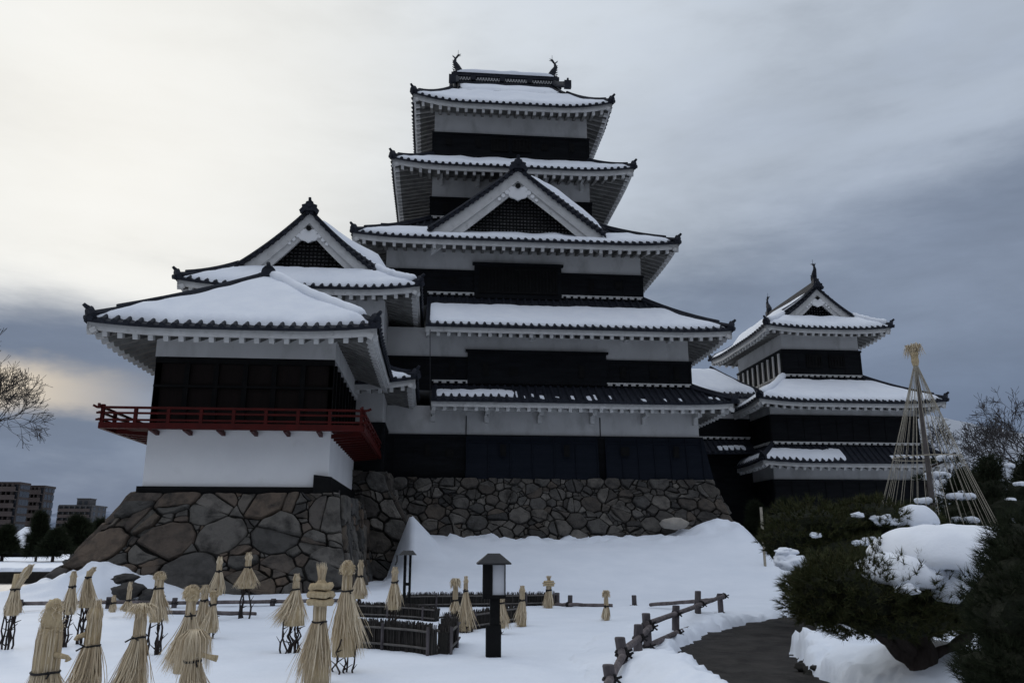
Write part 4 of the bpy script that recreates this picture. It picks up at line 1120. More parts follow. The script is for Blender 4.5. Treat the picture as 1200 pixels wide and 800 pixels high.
        def tp(i):
            a = rng.uniform(0, 6.283); d = Vector((math.cos(a), math.sin(a), 0)); f = rng.uniform(.2, 1)
            return [C(zk + up * .62) + d * rn * .5, C(zk + up * .75) + d * rn * .55, C(zk + up * rng.uniform(.9, 1.02)) + d * rt * .62 * f]
        V2, F2 = strands(rng, int(130 * dens), tp, wid)
    else:                        # droop: straw hanging loosely over the tie, knob on one side
        core.ico(C(zk + up * .75) + Vector((rt * .15, 0, 0)), rt * .6, rt * .5, up * .26, 2, .3, px)
        def tp(i):
            a = rng.uniform(0, 6.283); d = Vector((math.cos(a), math.sin(a), 0)); f = rng.uniform(.7, 1.35)
            return [C(zk + up * .9) + d * rn * .6, C(zk + up * 1.02) + d * rt * .5, C(zk + up * .75) + d * rt * .85 * f, C(zk + up * rng.uniform(-.5, .4)) + d * rt * f]
        V2, F2 = strands(rng, int(300 * dens), tp, wid)
    o = len(V); V = V + V2; Fq = Fq + [tuple(i + o for i in f) for f in F2]
    tk = np_mesh('straw_topknot', V, Fq, M['straw'], root)
    core.build('packed_straw', M['strawcore'], tk, True)
    if tail:                     # loose end tied off sideways
        b = MB(); s = 1 if tail > 0 else -1; c = C(zk + up * .25)
        b.tube([c + Vector((s * rn * .8, -rn * .5, 0)), c + Vector((s * rn * 1.9, -rn * .7, -.015)), c + Vector((s * abs(tail) * k, -rn * .6, -.035))], [.022, .016, .024], 7); b.build('straw_tail', M['strawcore'], tk, True)
    # tie
    b = MB(); ring = [Vector((ax, Yd, zk)) + Vector((math.cos(a * .3927) * rn * 1.1, math.sin(a * .3927) * rn * 1.1, .004 * math.sin(a))) for a in range(17)]
    tr = max(.008, .0010 * Yd); b.tube(ring, tr, 6); e = Vector((ax + rn * .7 * rng.choice((-1, 1)), Yd - rn * .9, zk))
    b.tube([e, e + Vector((rng.uniform(-.03, .05), -.02, rng.uniform(-.02, .04)))], tr * .8, 5); b.tube([e, e + Vector((rng.uniform(-.05, .03), -.02, -.03))], tr * .8, 5)
    b.build('tie', M['cord'], root)
    # bare stems under the skirt
    if ystem:
        G_ = at(px, ystem, Yd).z; G_ = min(G_, g)
        for i in range(nst or 7):
            a = rng.uniform(0, 6.283); r_ = rs * rng.uniform(.15, .85); p = Vector((ax + r_ * math.cos(a), Yd + r_ * math.sin(a), g - .05)); top_ = zs + H_ * .3
            pts = [p]
            m = 6
            for j in range(1, m + 1):
                pts.append(Vector((p.x + rng.uniform(-.35, .35) * rs * .5, p.y + rng.uniform(-.3, .3) * rs * .5, p.z + (top_ - p.z) * j / m)))
            b = MB(); b.tube(pts, [max(.010, .0011 * Yd)] * 3 + [max(.008, .0009 * Yd)] * 4, 5)
            for _ in range(2):
                q = pts[rng.randint(1, 4)]; b.tube([q, q + Vector((rng.uniform(-.12, .12), rng.uniform(-.1, .1), rng.uniform(.02, .14)))], [max(.007, .0008 * Yd), .004], 4)
            b.build('stem', M['twig'], root)
    return root
SB = straw_bundle
SB('nearest straw bundle with a thick rough bun of folded ends, far left front', 64, 6.3, 704, 787, 840, 26, 29, 52, 'bun', tail=24)
SB('near straw bundle with a plain rounded head, between the thick bun and the frayed mop', 114, 6.8, 702, 756, 838, 20, 17, 44, 'loop', tail=-14)
SB('near straw bundle with a wide frayed mop of straw on top', 167, 6.8, 706, 746, 838, 38, 14, 46, 'spray')
SB('straw bundle with a round ball head, standing behind the drooping bundle', 226, 8.6, 686, 721, 790, 20, 11, 38, 'bun')
SB('straw bundle with loose straw drooping over its cord, in the left front cluster', 229, 6.3, 738, 774, 835, 34, 18, 40, 'droop', tail=26)
SB('tall straw bundle with stacked coils and a fan of ends standing up on top', 378, 10.0, 659, 728, 806, 24, 16, 46, 'crown')
SB('tall wide straw bundle on dark stems right of the coil topped bundle', 408, 11.0, 657, 692, 770, 17, 12, 42, 'bun', ystem=795, nst=5)
SB('broom shaped straw bundle flaring over a cage of bare dark stems', 348, 13.2, 672, 690, 734, 10, 8, 40, 'loop', ystem=766, nst=9)
SB('small straw bundle beside the stone corner, behind the tall pair', 423, 21.0, 656, 675, 702, 8, 6, 20, 'loop', ystem=708, nst=5)
SB('straw bundle on a twisted bare stem in front of the stone base', 292, 19.5, 647, 664, 690, 9, 7, 27, 'loop', ystem=719, nst=4)
SB('slim straw bundle with a pointed head in front of the stone base', 258, 19.0, 652, 669, 698, 8, 6, 17, 'loop', ystem=720, nst=4)
SB('short straw bundle, left one of the close pair behind the ball headed one', 241, 15.6, 685, 703, 738, 12, 8, 16, 'loop')
SB('short straw bundle, right one of the close pair with dark twigs beside it', 251, 15.2, 692, 708, 742, 10, 7, 19, 'bun', ystem=744, nst=4)
SB('round headed straw bundle on a sheaf of long dark stems, behind the frayed mop', 188, 13.0, 670, 689, 730, 13, 10, 22, 'bun', ystem=768, nst=8)
SB('upright straw bundle, left one of the two standing close on bare twigs', 87, 14.4, 669, 687, 721, 8, 7, 17, 'loop', ystem=749, nst=6)
SB('leaning straw bundle, right one of the two standing close on bare twigs', 105, 14.8, 664, 676, 713, 8, 6, 19, 'loop', ystem=738, nst=6, lean=5)
SB('small far straw bundle near the rocks below the left stone base', 153, 19.6, 682, 703, 717, 6, 5, 13, 'loop')
SB('smallest far straw stump by the low railing at the left', 134, 19.8, 697, 706, 718, 5, 5, 7, 'loop')
SB('straw bundle leaning to the right over bare twigs at the left edge', 22, 14.0, 661, 690, 722, 12, 9, 22, 'loop', ystem=742, nst=7, lean=13)
SB('plain straw bundle in front of the thin dark lamp post', 463, 17.5, 664, 682, 715, 9, 7, 17, 'loop', ystem=722, nst=4)
SB('straw bundle with a flat mushroom shaped cap behind the brushwood fence', 534, 17.4, 677, 703, 721, 14, 6, 12, 'mushroom')
SB('pointed flaring straw bundle beside the mushroom capped one', 546, 16.0, 675, 692, 740, 6, 5, 21, 'loop', ystem=752, nst=4)
SB('straw bundle half hidden behind the roofed garden lamp', 587, 15.4, 698, 706, 737, 12, 9, 16, 'loop', ystem=752, nst=6)
SB('slim straw bundle just right of the roofed garden lamp', 612, 16.8, 686, 703, 737, 8, 6, 15, 'loop')
SB('far straw bundle with a forked top by the brushwood fence end', 643, 22.0, 674, 691, 712, 12, 6, 13, 'crown')
SB('lone straw bundle out on the snow in the middle', 710, 18.0, 691, 710, 729, 10, 5, 11, 'mushroom')

# ================================================================== LAMPS, FENCES
def lamp(px, py, yt, name_label, w, Yd):
    x = at(px, py, Yd).x; g = gz(x, Yd); zt_ = at(px, yt, Yd).z; k = Yd / F * 1.02
    t = thing('garden_lamp', (x, Yd, g), name_label, 'lamp'); Hh = zt_ - g; s = Hh / 1.47
    bw = 13 * k * w
    b = MB(); b.box(x - bw * .62, x + bw * .62, Yd - bw * .5, Yd + bw * .5, g - .1, g + Hh * .30); b.box(x - bw * .30, x + bw * .52, Yd - bw * .42, Yd + bw * .42, g + Hh * .30, g + Hh * .58)
    b.build('post', M['black'], t)
    z0, z1 = g + Hh * .57, g + Hh * .885; xw = 13 * k * w
    b = MB(); b.box(x - xw * .92, x + xw * 1.0, Yd - xw * .6, Yd + xw * .6, z0 - .02, z0 + .03); b.box(x - xw * .92, x - xw * .12, Yd - xw * .55, Yd + xw * .55, z0 + .03, z1)
    for yy in (-.55, .45): b.box(x + xw * .90, x + xw * .98, Yd + xw * yy, Yd + xw * (yy + .10), z0 + .03, z1)
    b.box(x - xw * .92, x + xw * .98, Yd - xw * .55, Yd + xw * .55, z1, z1 + .03); b.build('lamp_frame', M['black'], t)
    b = MB(); b.box(x - xw * .115, x + xw * .89, Yd - xw * .40, Yd + xw * .40, z0 + .032, z1 - .002); b.build('lamp_pane', M['glass'], t)
    b = MB(); rw, rd = xw * 1.42, xw * 1.1
    za, zb = g + Hh * .905, g + Hh
    b.add([(x - rw, Yd - rd, za), (x + rw, Yd - rd, za), (x + rw, Yd + rd, za), (x - rw, Yd + rd, za), (x - rw * .35, Yd - rd * .25, zb), (x + rw * .35, Yd - rd * .25, zb), (x + rw * .35, Yd + rd * .25, zb), (x - rw * .35, Yd + rd * .25, zb)],
          [(0, 3, 2, 1), (4, 5, 6, 7), (0, 1, 5, 4), (1, 2, 6, 5), (2, 3, 7, 6), (3, 0, 4, 7)])
    b.box(x - rw, x + rw, Yd - rd, Yd + rd, za - .02, za - .001); b.build('lamp_roof', M['iron'], t)
lamp(578, 770, 648, 'black wooden garden lamp with white pane and small pitched roof, standing in the snow', 1.0, 12.5)
Yd = 21.0; p = at(477, 690, Yd); g = gz(p.x, Yd); zt_ = at(477, 650, Yd).z
t = thing('garden_lamp', (p.x, Yd, g), 'slim dark twin posted lamp with a flat roof before the snow drift', 'lamp')
b = MB(); b.box(p.x - .10, p.x - .03, Yd - .05, Yd + .05, g - .1, zt_); b.build('post', M['black'], t)
b = MB(); b.box(p.x + .03, p.x + .09, Yd - .05, Yd + .05, g - .1, zt_); b.build('post', M['black'], t)
b = MB(); b.box(p.x - .05, p.x + .04, Yd - .03, Yd + .03, g + .55, g + .62); b.build('crosspiece', M['black'], t)
b = MB(); b.hexa([(p.x - .24, Yd - .22, zt_), (p.x + .21, Yd - .22, zt_), (p.x + .21, Yd + .22, zt_), (p.x - .24, Yd + .22, zt_), (p.x - .12, Yd - .04, zt_ + .11), (p.x + .12, Yd - .04, zt_ + .11), (p.x + .12, Yd + .04, zt_ + .11), (p.x - .12, Yd + .04, zt_ + .11)]); b.build('lamp_roof', M['iron'], t)
b = MB(); b.tube([(p.x - .26, Yd - .2, zt_), (p.x - .26, Yd - .2, zt_ - .14), (p.x - .30, Yd - .2, zt_ - .24)], .02, 5); b.build('lamp_hook', M['iron'], t)

def log_fence(label, posts, rails, snowcap=False, pr=.064):
    """posts: (x, y, top z); rails: lists of 3-D points"""
    x0, y0, _ = posts[0]
    t = thing('log_fence', (x0, y0, gz(x0, y0)), label, 'fence')
    for (x, y, z) in posts:
        b = MB(); g = gz(x, y); a = random.uniform(-.02, .02)
        b.tube([(x - a, y, g - .2), (x, y, (g + z) / 2), (x + a, y, z - .01), (x + a, y, z)], [pr * 1.05, pr, pr, pr * .9], 10); b.build('post', M['log'], t)
    for pts in rails:
        b = MB(); q = []
        for i in range(len(pts) - 1):
            a, c = Vector(pts[i]), Vector(pts[i + 1])
            for j in range(6): 
                f = j / 6; q.append(a.lerp(c, f) + Vector((0, 0, .012 * nz(a.x * 3 + f * 5, a.y))))
        q.append(Vector(pts[-1])); b.tube(q, [.045 + .006 * nz(i * .7, 2) for i in range(len(q))], 8); b.build('rail', M['rail'], t)
    for (x, y, z) in posts:       # black rope lashings
        for pts in rails:
            best = None
            for i in range(len(pts) - 1):
                a, c = Vector(pts[i]), Vector(pts[i + 1]); d = c - a; l2 = d.x ** 2 + d.y ** 2
                f = min(1, max(0, ((x - a.x) * d.x + (y - a.y) * d.y) / l2)); p = a.lerp(c, f)
                dd = math.hypot(p.x - x, p.y - y)
                if best is None or dd < best[0]: best = (dd, p, d.normalized())
            if best[0] < .25 and best[1].z < z + .05:
                p, d = best[1], best[2]; b = MB()
                for s in (-.035, 0, .035):
                    c = p + d * s; pr_ = Vector((-d.y, d.x, 0))
                    b.tube([c + (pr_ * math.cos(a * .785) + Vector((0, 0, 1)) * math.sin(a * .785)) * .062 for a in range(9)], .012, 5)
                b.tube([Vector((x + math.cos(a * .785) * (pr + .012), y + math.sin(a * .785) * (pr + .012), p.z + .012 * math.sin(a))) for a in range(9)], .014, 5)
                b.tube([p + Vector((.05, -.03, 0)), p + Vector((.11, -.06, .03))], .014, 5); b.tube([p + Vector((.05, -.03, 0)), p + Vector((.10, -.05, -.04))], .014, 5)
                b.build('lashing', M['cord'], t)
def fp(px, ytop, Yd): p = at(px, ytop, Yd); return (p.x, p.y, p.z)
NP = [fp(714, 778, 9.3), fp(728, 746, 10.2), fp(747, 731, 11.9), fp(757.5, 718, 12.8), fp(791, 709, 14.6), fp(817, 692, 17.4), fp(843.5, 695, 19.4)]
def rl(seq): return [fp(*q) for q in seq]
log_fence('grey log post and rail fence with black rope lashings, along the path', NP,
          [rl([(710, 806, 8.6), (716, 794, 9.35), (733, 762, 10.35)]), rl([(728, 764, 10.1), (748, 748, 11.8), (764, 732, 12.95)]), rl([(757, 731, 12.7), (791, 719, 14.55), (821, 708, 17.3), (848, 698, 19.3)]),
           rl([(735, 802, 9.9), (749, 784, 10.6)]), rl([(758, 757, 12.75), (793, 741, 14.55), (820, 731, 17.3), (836, 724, 18.6)]), rl([(832, 720, 18.9), (850, 719.5, 19.5)])])
log_fence('far low log rail with one post, half buried in snow, ending at the path fence', [fp(743, 697, 22.5)], [rl([(738, 710.5, 22.4), (747, 711, 22.4)]), rl([(762, 708, 21.6), (817, 704, 20.0), (838, 702, 19.6)])])
log_fence('short low log rail with two stub posts right of the brushwood fence', [fp(653, 694, 23.2), fp(668, 697, 22.6)], [rl([(650, 708, 23.0), (668, 708, 22.5), (718, 709, 22.2)])])
lp = [fp(24, 702, 21.5), fp(128, 699, 22.2), fp(205, 700, 22.0), fp(320, 701, 22.0), fp(386, 700, 22.2)]
log_fence('low log railing half sunk in snow in front of the left stone base', lp, [rl([(18, 707, 21.6), (128, 705, 22.15), (205, 706, 22.0), (320, 704.5, 22.0), (400, 703, 22.3)]), rl([(195, 717, 20.5), (236, 717, 20.5), (300, 719, 20.2)])])

def brush_fence(label, a, c, h, thick, n, corner=None):
    """screen of upright twigs held by split bamboo"""
    rng = random.Random(int(a[0] * 31 + a[1] * 7)); A, C_ = Vector((a[0], a[1], 0)), Vector((c[0], c[1], 0)); d = C_ - A; Ln = d.length; d.normalize(); q = Vector((-d.y, d.x, 0))
    g0 = gz(*a); t = thing('brushwood_fence', (a[0], a[1], g0), label, 'fence')
    V = []; Fq = []
    for i in range(n):
        u = rng.uniform(0, Ln); w = rng.uniform(-thick / 2, thick / 2); p = A + d * u + q * w; g = gz(p.x, p.y); hh = h * rng.uniform(.86, 1.10); r = rng.uniform(.006, .013)
        p0 = Vector((p.x, p.y, g - .06)); p1 = p0 + Vector((rng.uniform(-.03, .03), rng.uniform(-.03, .03), hh + .06))
        o = len(V); ang = rng.uniform(0, 2)
        for (pp, rr) in ((p0, r), (p1, r * .6)):
            for k in range(3): V.append(tuple(pp + Vector((math.cos(ang + k * 2.094), math.sin(ang + k * 2.094), 0)) * rr))
        for k in range(3): Fq.append((o + k, o + (k + 1) % 3, o + 3 + (k + 1) % 3, o + 3 + k))
    np_mesh('brushwood', V, Fq, M['brush'], t)
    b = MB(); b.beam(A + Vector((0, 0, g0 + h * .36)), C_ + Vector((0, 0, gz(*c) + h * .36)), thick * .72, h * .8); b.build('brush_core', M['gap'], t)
    for f in (.22, .80):
        for s in (-1, 1):
            pts = [A + d * (Ln * j / 8) + q * s * (thick / 2 + .02) for j in range(9)]
            b = MB(); b.tube([Vector((p.x, p.y, gz(p.x, p.y) + h * f)) for p in pts], .018, 6); b.build('bamboo_rail', M['bamboo'], t)
    for j in range(int(Ln / .9) + 1):
        p = A + d * min(Ln, j * .9) - q * (thick / 2 + .03); g = gz(p.x, p.y)
        b = MB(); b.tube([(p.x, p.y, g - .1), (p.x, p.y, g + h * .97)], .026, 6); b.build('stake', M['log'], t)
def gp(px, py): p = on_ground(px, py); return (p.x, p.y)
A1, A2 = gp(405, 757), gp(508, 767)
brush_fence('low thick brushwood fence with bamboo rails, nearest one left of the garden lamp', A1, A2, .40, .20, 1100)
B1 = gp(531, 753)
brush_fence('short end of brushwood fence turning back towards the castle', (A2[0] + .14, A2[1] + .1), B1, .40, .18, 320)
brush_fence('middle brushwood fence behind the nearest one', gp(418, 722), gp(512, 728), .30, .2, 700)
brush_fence('brushwood fence passing behind the roofed garden lamp', gp(520, 742), gp(606, 728), .34, .2, 600)
brush_fence('farthest low brushwood fence below the snow bank', gp(470, 712), gp(650, 708), .34, .22, 900)

# thin stake by the gallery
p = at(895, 640, 30.0); b = MB(); b.tube([(p.x, 30, gz(p.x, 30) - .2), (p.x, 30, at(895, 594, 30).z)], .05, 7); tag(b.build('stake', M['rope']), 'thin pale stake standing in the shade below the gallery', 'stake')

# ================================================================== TREES
def needle_pad(V, Fq, rng, c, r, n, ln, w, per=12, up=.5, low=-.35):
    """tufts of needles over an ellipsoid"""
    for _ in range(n):
        a = rng.uniform(0, 6.283); e = math.asin(rng.uniform(low, 1)); d = Vector((math.cos(a) * math.cos(e), math.sin(a) * math.cos(e), math.sin(e)))
        k = rng.uniform(.72, 1.05); k *= 1 + .22 * mnoise.noise(d * 2.2 + Vector(c) * 1.3)
        p = Vector((c[0] + d.x * r[0] * k, c[1] + d.y * r[1] * k, c[2] + d.z * r[2] * k))
        ax = (Vector((d.x, d.y, d.z * .6 + up)) + Vector((rng.gauss(0, .25), rng.gauss(0, .25), rng.gauss(0, .25)))).normalized()
        for _ in range(per):
            q = (ax + Vector((rng.gauss(0, .42), rng.gauss(0, .42), rng.gauss(0, .42)))).normalized(); l = ln * rng.uniform(.6, 1.1)
            s = q.cross(Vector((rng.uniform(-1, 1), rng.uniform(-1, 1), rng.uniform(-1, 1)))).normalized() * w
            o = len(V); b0 = p - q * l * .2
            V.extend([tuple(b0 - s), tuple(b0 + s), tuple(p + q * l)]); Fq.append((o, o + 1, o + 2))
def snow_cap(name, parent, c, r, th, seed, n=26, lobe=.25, droop=1.0):
    """thick rounded blanket of snow lying on an ellipsoidal pad"""
    b = MB(); rows = []
    m = 40
    for j in range(m + 1):
        a = 2 * math.pi * j / m; row = []
        R_ = 1 + lobe * nz(math.cos(a) * 1.6 + seed, math.sin(a) * 1.6) + lobe * .45 * nz(math.cos(a) * 5 + seed, math.sin(a) * 5)
        for i in range(n + 1):
            f = i / n; rr = min(.985, f * R_ * .95)
            x, y = c[0] + r[0] * rr * math.cos(a), c[1] + r[1] * rr * math.sin(a)
            zz_ = c[2] + r[2] * math.sqrt(max(0, 1 - (rr * droop) ** 2))
            e = math.sqrt(max(0, 1 - f ** 3))
            zz_ += th * e * (1 + .5 * nz(x * 1.1 + seed, y * 1.1)) + .03 * nz(x * 5, y * 5, seed)
            row.append((x, y, zz_))
        for q in ((.93, -.05), (.6, -.08)):
            x, y = c[0] + r[0] * min(.985, R_ * .95) * q[0] * math.cos(a), c[1] + r[1] * min(.985, R_ * .95) * q[0] * math.sin(a); row.append((x, y, row[n][2] + q[1]))
        rows.append(row)
    b.grid(rows); return b.build(name, M['roofsnow'], parent, True)
def snow_clump(parent, c, r, seed):
    """uneven lumps of snow caught in the needles"""
    rng = random.Random(seed); b = MB()
    b.ico(c, r, r * .7, r * .45, 4, .5, seed)
    for _ in range(4):
        q = (c[0] + rng.uniform(-.8, .8) * r, c[1] + rng.uniform(-.3, .3) * r, c[2] + rng.uniform(-.35, .2) * r); k = r * rng.uniform(.3, .6)
        b.ico(q, k, k * .8, k * .6, 3, .5, seed + rng.random() * 9)
    return b.build('snow_load', M['roofsnow'], parent, True)
def limb(b, p0, p1, r0, r1, rng, bend=.12, n=7, sides=8):
    p0, p1 = Vector(p0), Vector(p1); L_ = (p1 - p0).length; pts = []
    w1_, w2_ = rng.uniform(-bend, bend), rng.uniform(-bend, bend)
    for i in range(n + 1):
        f = i / n; s = math.sin(f * math.pi)
        pts.append(p0.lerp(p1, f) + Vector((w1_ * s + rng.uniform(-.03, .03), w2_ * s, rng.uniform(-.03, .03))) * L_)
    b.tube(pts, [r0 + (r1 - r0) * i / n for i in range(n + 1)], sides)
    return pts
def pine(label, base, pads, trunk_r, caps, ln, w, m, seed, per=12, lean=(0, 0), forks=None, corek=.80, limbs=()):
    rng = random.Random(seed); t = thing('pine_tree', base, label, 'tree')
    b = MB(); top = Vector(base) + Vector((lean[0], lean[1], max(.5, max(p[0][2] for p in pads) - base[2]) * .8))
    f = forks or .45
    mid = Vector(base).lerp(top, f)
    b.tube([Vector(base) - Vector((0, 0, .2)), Vector(base) + Vector((trunk_r * .1, 0, .15)), Vector(base).lerp(top, f * .5) + Vector((trunk_r * .25, 0, 0)), mid, top], [trunk_r * 1.35, trunk_r * 1.1, trunk_r, trunk_r * .85, trunk_r * .35], 12)
    for (c, r, n) in pads: limb(b, mid + (top - mid) * rng.uniform(-.1, .6), Vector(c) - Vector((0, 0, r[2] * .2)), trunk_r * .55, trunk_r * .15, rng, .10)
    for (l0, l1, ra_, rb2_) in limbs: limb(b, l0, l1, ra_, rb2_, rng, .12, 8, 10)
    b.build('trunk', M['bark'], t, True)
    V = []; Fq = []; cb = MB()
    for i, (c, r, n) in enumerate(pads):
        needle_pad(V, Fq, rng, c, r, n, ln, w, per, low=-.75)
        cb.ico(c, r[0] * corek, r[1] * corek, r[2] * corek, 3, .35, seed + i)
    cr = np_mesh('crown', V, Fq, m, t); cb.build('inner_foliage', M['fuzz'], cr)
    for i, (c, r, th, lobe) in enumerate(caps):
        if r[0] > .5: snow_cap('snow_load', t, c, r, th, seed + i * 3.1, lobe=lobe)
        else: snow_clump(t, (c[0], c[1], c[2] + r[2]), r[0] * 1.05, seed + i * 3)
    return t
# trimmed pine in the right foreground
Y0 = 9.2
def pd(px, py, wpx, hpx, Yd, depth, n):
    c = at(px, py, Yd); k = Yd / F * 1.03; return ((c.x, c.y, c.z), (wpx * k / 2, depth, hpx * k / 2), n)
bx = at(1084, 800, Y0 - .1); 
pads = [pd(1000, 696, 150, 92, 9.1, .75, 900), pd(965, 702, 88, 78, 9.2, .5, 420), pd(1070, 690, 190, 110, 9.2, .85, 1000), pd(1130, 690, 120, 100, 9.4, .8, 650), pd(1045, 728, 170, 50, 9.0, .6, 520), pd(1150, 722, 70, 50, 9.3, .5, 260)]
cS = at(1102, 668, 9.35); kS = 9.35 / F * 1.03
cT = at(1045, 655, 9.2)
pine('trimmed pine with a thick snow cap and bent dark trunk, right foreground by the path', (bx.x, Y0 - .1, gz(bx.x, Y0) - .05), pads, .135,
     [((cS.x, 9.15, cS.z - .02), (96 * kS, 1.0, .40), .17, .14), ((at(1133, 672, 8.9).x, 8.85, at(1133, 672, 8.9).z - .28), (62 * kS, .62, .34), .12, .3), ((at(1052, 652, 9.0).x, 9.0, at(1052, 652, 9.0).z - .30), (58 * kS, .58, .24), .10, .22),
      ((at(1147, 700, 8.8).x, 8.75, at(1147, 700, 8.8).z - .10), (15 * kS, .2, .1), .05, .4), ((at(1064, 692, 8.5).x, 8.5, at(1064, 692, 8.5).z - .06), (12 * kS, .12, .07), .05, .3), ((at(1075, 672, 8.55).x, 8.6, at(1075, 672, 8.55).z - .06), (14 * kS, .14, .07), .04, .3)],
     .115, .0042, M['needle'], 41, per=17, forks=.5, corek=.68, lean=(-.02, .1), limbs=[(at(1082, 785, 9.1), at(1022, 736, 8.95), .10, .05), (at(1084, 775, 9.1), at(1140, 735, 9.3), .09, .05), (at(1080, 770, 9.1), at(1050, 735, 8.9), .08, .05)])
# near pine cut by the right edge of the picture
pads = [pd(1200, 720, 100, 150, 5.6, .5, 900), pd(1215, 660, 90, 120, 5.7, .45, 700), pd(1185, 792, 90, 80, 5.5, .45, 600)]
bx = at(1230, 820, 5.7)
pine('dark bushy pine cut off by the right edge, nearest tree', (bx.x, 5.7, gz(bx.x, 5.7)), pads, .12, [], .10, .0026, M['darkneedle'], 43, per=15)
# pine behind, below the small tower
pads = [pd(950, 622, 110, 66, 17.0, .95, 800), pd(1015, 612, 90, 60, 17.2, .9, 700), pd(985, 646, 150, 44, 16.8, .9, 700), pd(925, 634, 66, 44, 16.8, .7, 350), pd(1066, 618, 66, 50, 17.4, .8, 450)]
bx = at(985, 690, 17.0); k17 = 17 / F * 1.03
def cap(px, py, wpx, Yd, rz, th, lobe, yo=0): c = at(px, py, Yd); return ((c.x, Yd + yo, c.z - rz - th * .5), (wpx * Yd / F * 1.03 / 2, wpx * Yd / F * .8 / 2, rz), th, lobe)
pine('broad dark pine flecked with snow in front of the smaller tower', (bx.x, 17.0, gz(bx.x, 17) - .2), pads, .2,
     [cap(1070, 596, 58, 16.8, .26, .16, .2), cap(1034, 607, 26, 16.5, .12, .08, .4), cap(1005, 602, 14, 16.4, .07, .05, .4), cap(955, 625, 12, 16.1, .07, .05, .4), cap(1020, 632, 20, 16.0, .08, .07, .5), cap(1005, 634, 14, 16.0, .08, .06, .5), cap(927, 655, 34, 15.9, .2, .12, .35), cap(921, 645, 20, 15.9, .06, .05, .5)],
     .16, .007, M['needle'], 47, per=13)
# dark evergreens at the right, beyond the rope cone
def evergreen(label, px, pybase, pytop, wpx, Yd, seed, snowy=0, n=1500, m='darkneedle', group='dark evergreens at the right'):
    rng = random.Random(seed); zb_ = at(px, pybase, Yd).z; zt_ = at(px, pytop, Yd).z; x = at(px, (pybase + pytop) / 2, Yd).x; k = Yd / F * 1.03; rw = wpx * k / 2; Hh = zt_ - zb_
    t = thing('evergreen_tree', (x, Yd, zb_), label, 'tree', group)
    b = MB(); b.tube([(x, Yd, min(zb_, 0) - 1), (x, Yd, zb_ + Hh * .4), (x, Yd, zb_ + Hh * .9)], [rw * .13, rw * .08, rw * .02], 8); b.build('trunk', M['bark'], t)
    V = []; Fq = []; cb = MB(); np__ = 9
    for i in range(np__):
        f = (i + .5) / np__; a = rng.uniform(0, 6.28); rr = rw * (1 - f * .75)
        c = (x + math.cos(a) * rr * .45, Yd + math.sin(a) * rr * .45, zb_ + Hh * (.08 + .82 * f)); r = (rr * rng.uniform(.55, .8), rr * rng.uniform(.55, .8), Hh * .12)
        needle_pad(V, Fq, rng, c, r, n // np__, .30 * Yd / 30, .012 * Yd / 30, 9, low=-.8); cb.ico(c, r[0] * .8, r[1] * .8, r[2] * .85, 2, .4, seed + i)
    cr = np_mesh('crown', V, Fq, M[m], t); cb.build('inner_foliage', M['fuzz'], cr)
    for i in range(snowy):
        a = rng.uniform(3.6, 5.8); f = rng.uniform(.1, .9); rr = rw * (1 - f * .7) * rng.uniform(.6, 1.0)
        snow_cap('snow_load', t, (x + math.cos(a) * rr, Yd + math.sin(a) * rr, zb_ + Hh * f), (rw * rng.uniform(.06, .14), rw * .10, Hh * .015), Hh * .012, seed + i, n=8, lobe=.6)
evergreen('dark evergreen tree right of the rope cone, nearer of the group', 1172, 660, 532, 140, 26, 3, 7)
evergreen('dark evergreen tree filling the right edge under the bare branches', 1212, 660, 520, 140, 29, 5, 4)
evergreen('low dark evergreen behind the rope cone, at the foot of the smaller tower', 1128, 650, 548, 100, 33, 9, 6)
evergreen('dark evergreen behind the snow capped trimmed pine', 1140, 700, 610, 120, 20, 11, 6)
evergreen('dark clipped shrub in the shade below the gallery', 884, 668, 588, 60, 39, 15, 0)
evergreen('dark shrub under the smaller tower beside the snowy pine', 925, 664, 585, 70, 38, 17, 0)
evergreen('wide dark shrub along the foot of the smaller tower', 1010, 668, 585, 120, 38, 19, 1)

# rope cone protecting a tree in winter
Yc = 21.0; top = at(1073, 428, Yc); foot = at(1099, 640, Yc); g = gz(foot.x, Yc)
rc = thing('rope_cone', (foot.x, Yc, g), 'tall cone of straw ropes hung from a tufted pole, in front of the smaller tower', 'tree support')
b = MB(); b.tube([(foot.x, Yc, g - .2), tuple(Vector((foot.x, Yc, g)).lerp(top, .5)), tuple(top)], [.085, .07, .05], 8); b.build('pole', M['pole'], rc)
rng = random.Random(5); ring_c = Vector((foot.x, Yc, at(1100, 622, Yc).z)); rad_ = 66 * Yc / F * 1.03
nr = 34
for i in range(nr):
    a = 2 * math.pi * (i + rng.uniform(-.25, .25)) / nr; e = ring_c + Vector((math.cos(a) * rad_, math.sin(a) * rad_, rng.uniform(-.05, .05)))
    s0 = top + Vector((math.cos(a) * .05, math.sin(a) * .05, 0)); pts = []
    for j in range(7):
        f = j / 6; p = s0.lerp(e, f); p.z -= .10 * math.sin(math.pi * f); pts.append(p)
    b = MB(); b.tube(pts, .0065, 5); b.build('rope', M['rope'], rc)
b = MB(); f_ = .57; hc = top.lerp(ring_c, f_); b.tube([hc + Vector((math.cos(a * .2618) * rad_ * f_, math.sin(a * .2618) * rad_ * f_, 0)) for a in range(25)], .014, 5); b.build('hoop', M['rope'], rc)
b = MB(); b.lathe([(.07, -.02), (.10, .10), (.09, .25), (.12, .36)], tuple(top), 10); tf = b.build('binding', M['strawcore'], rc)
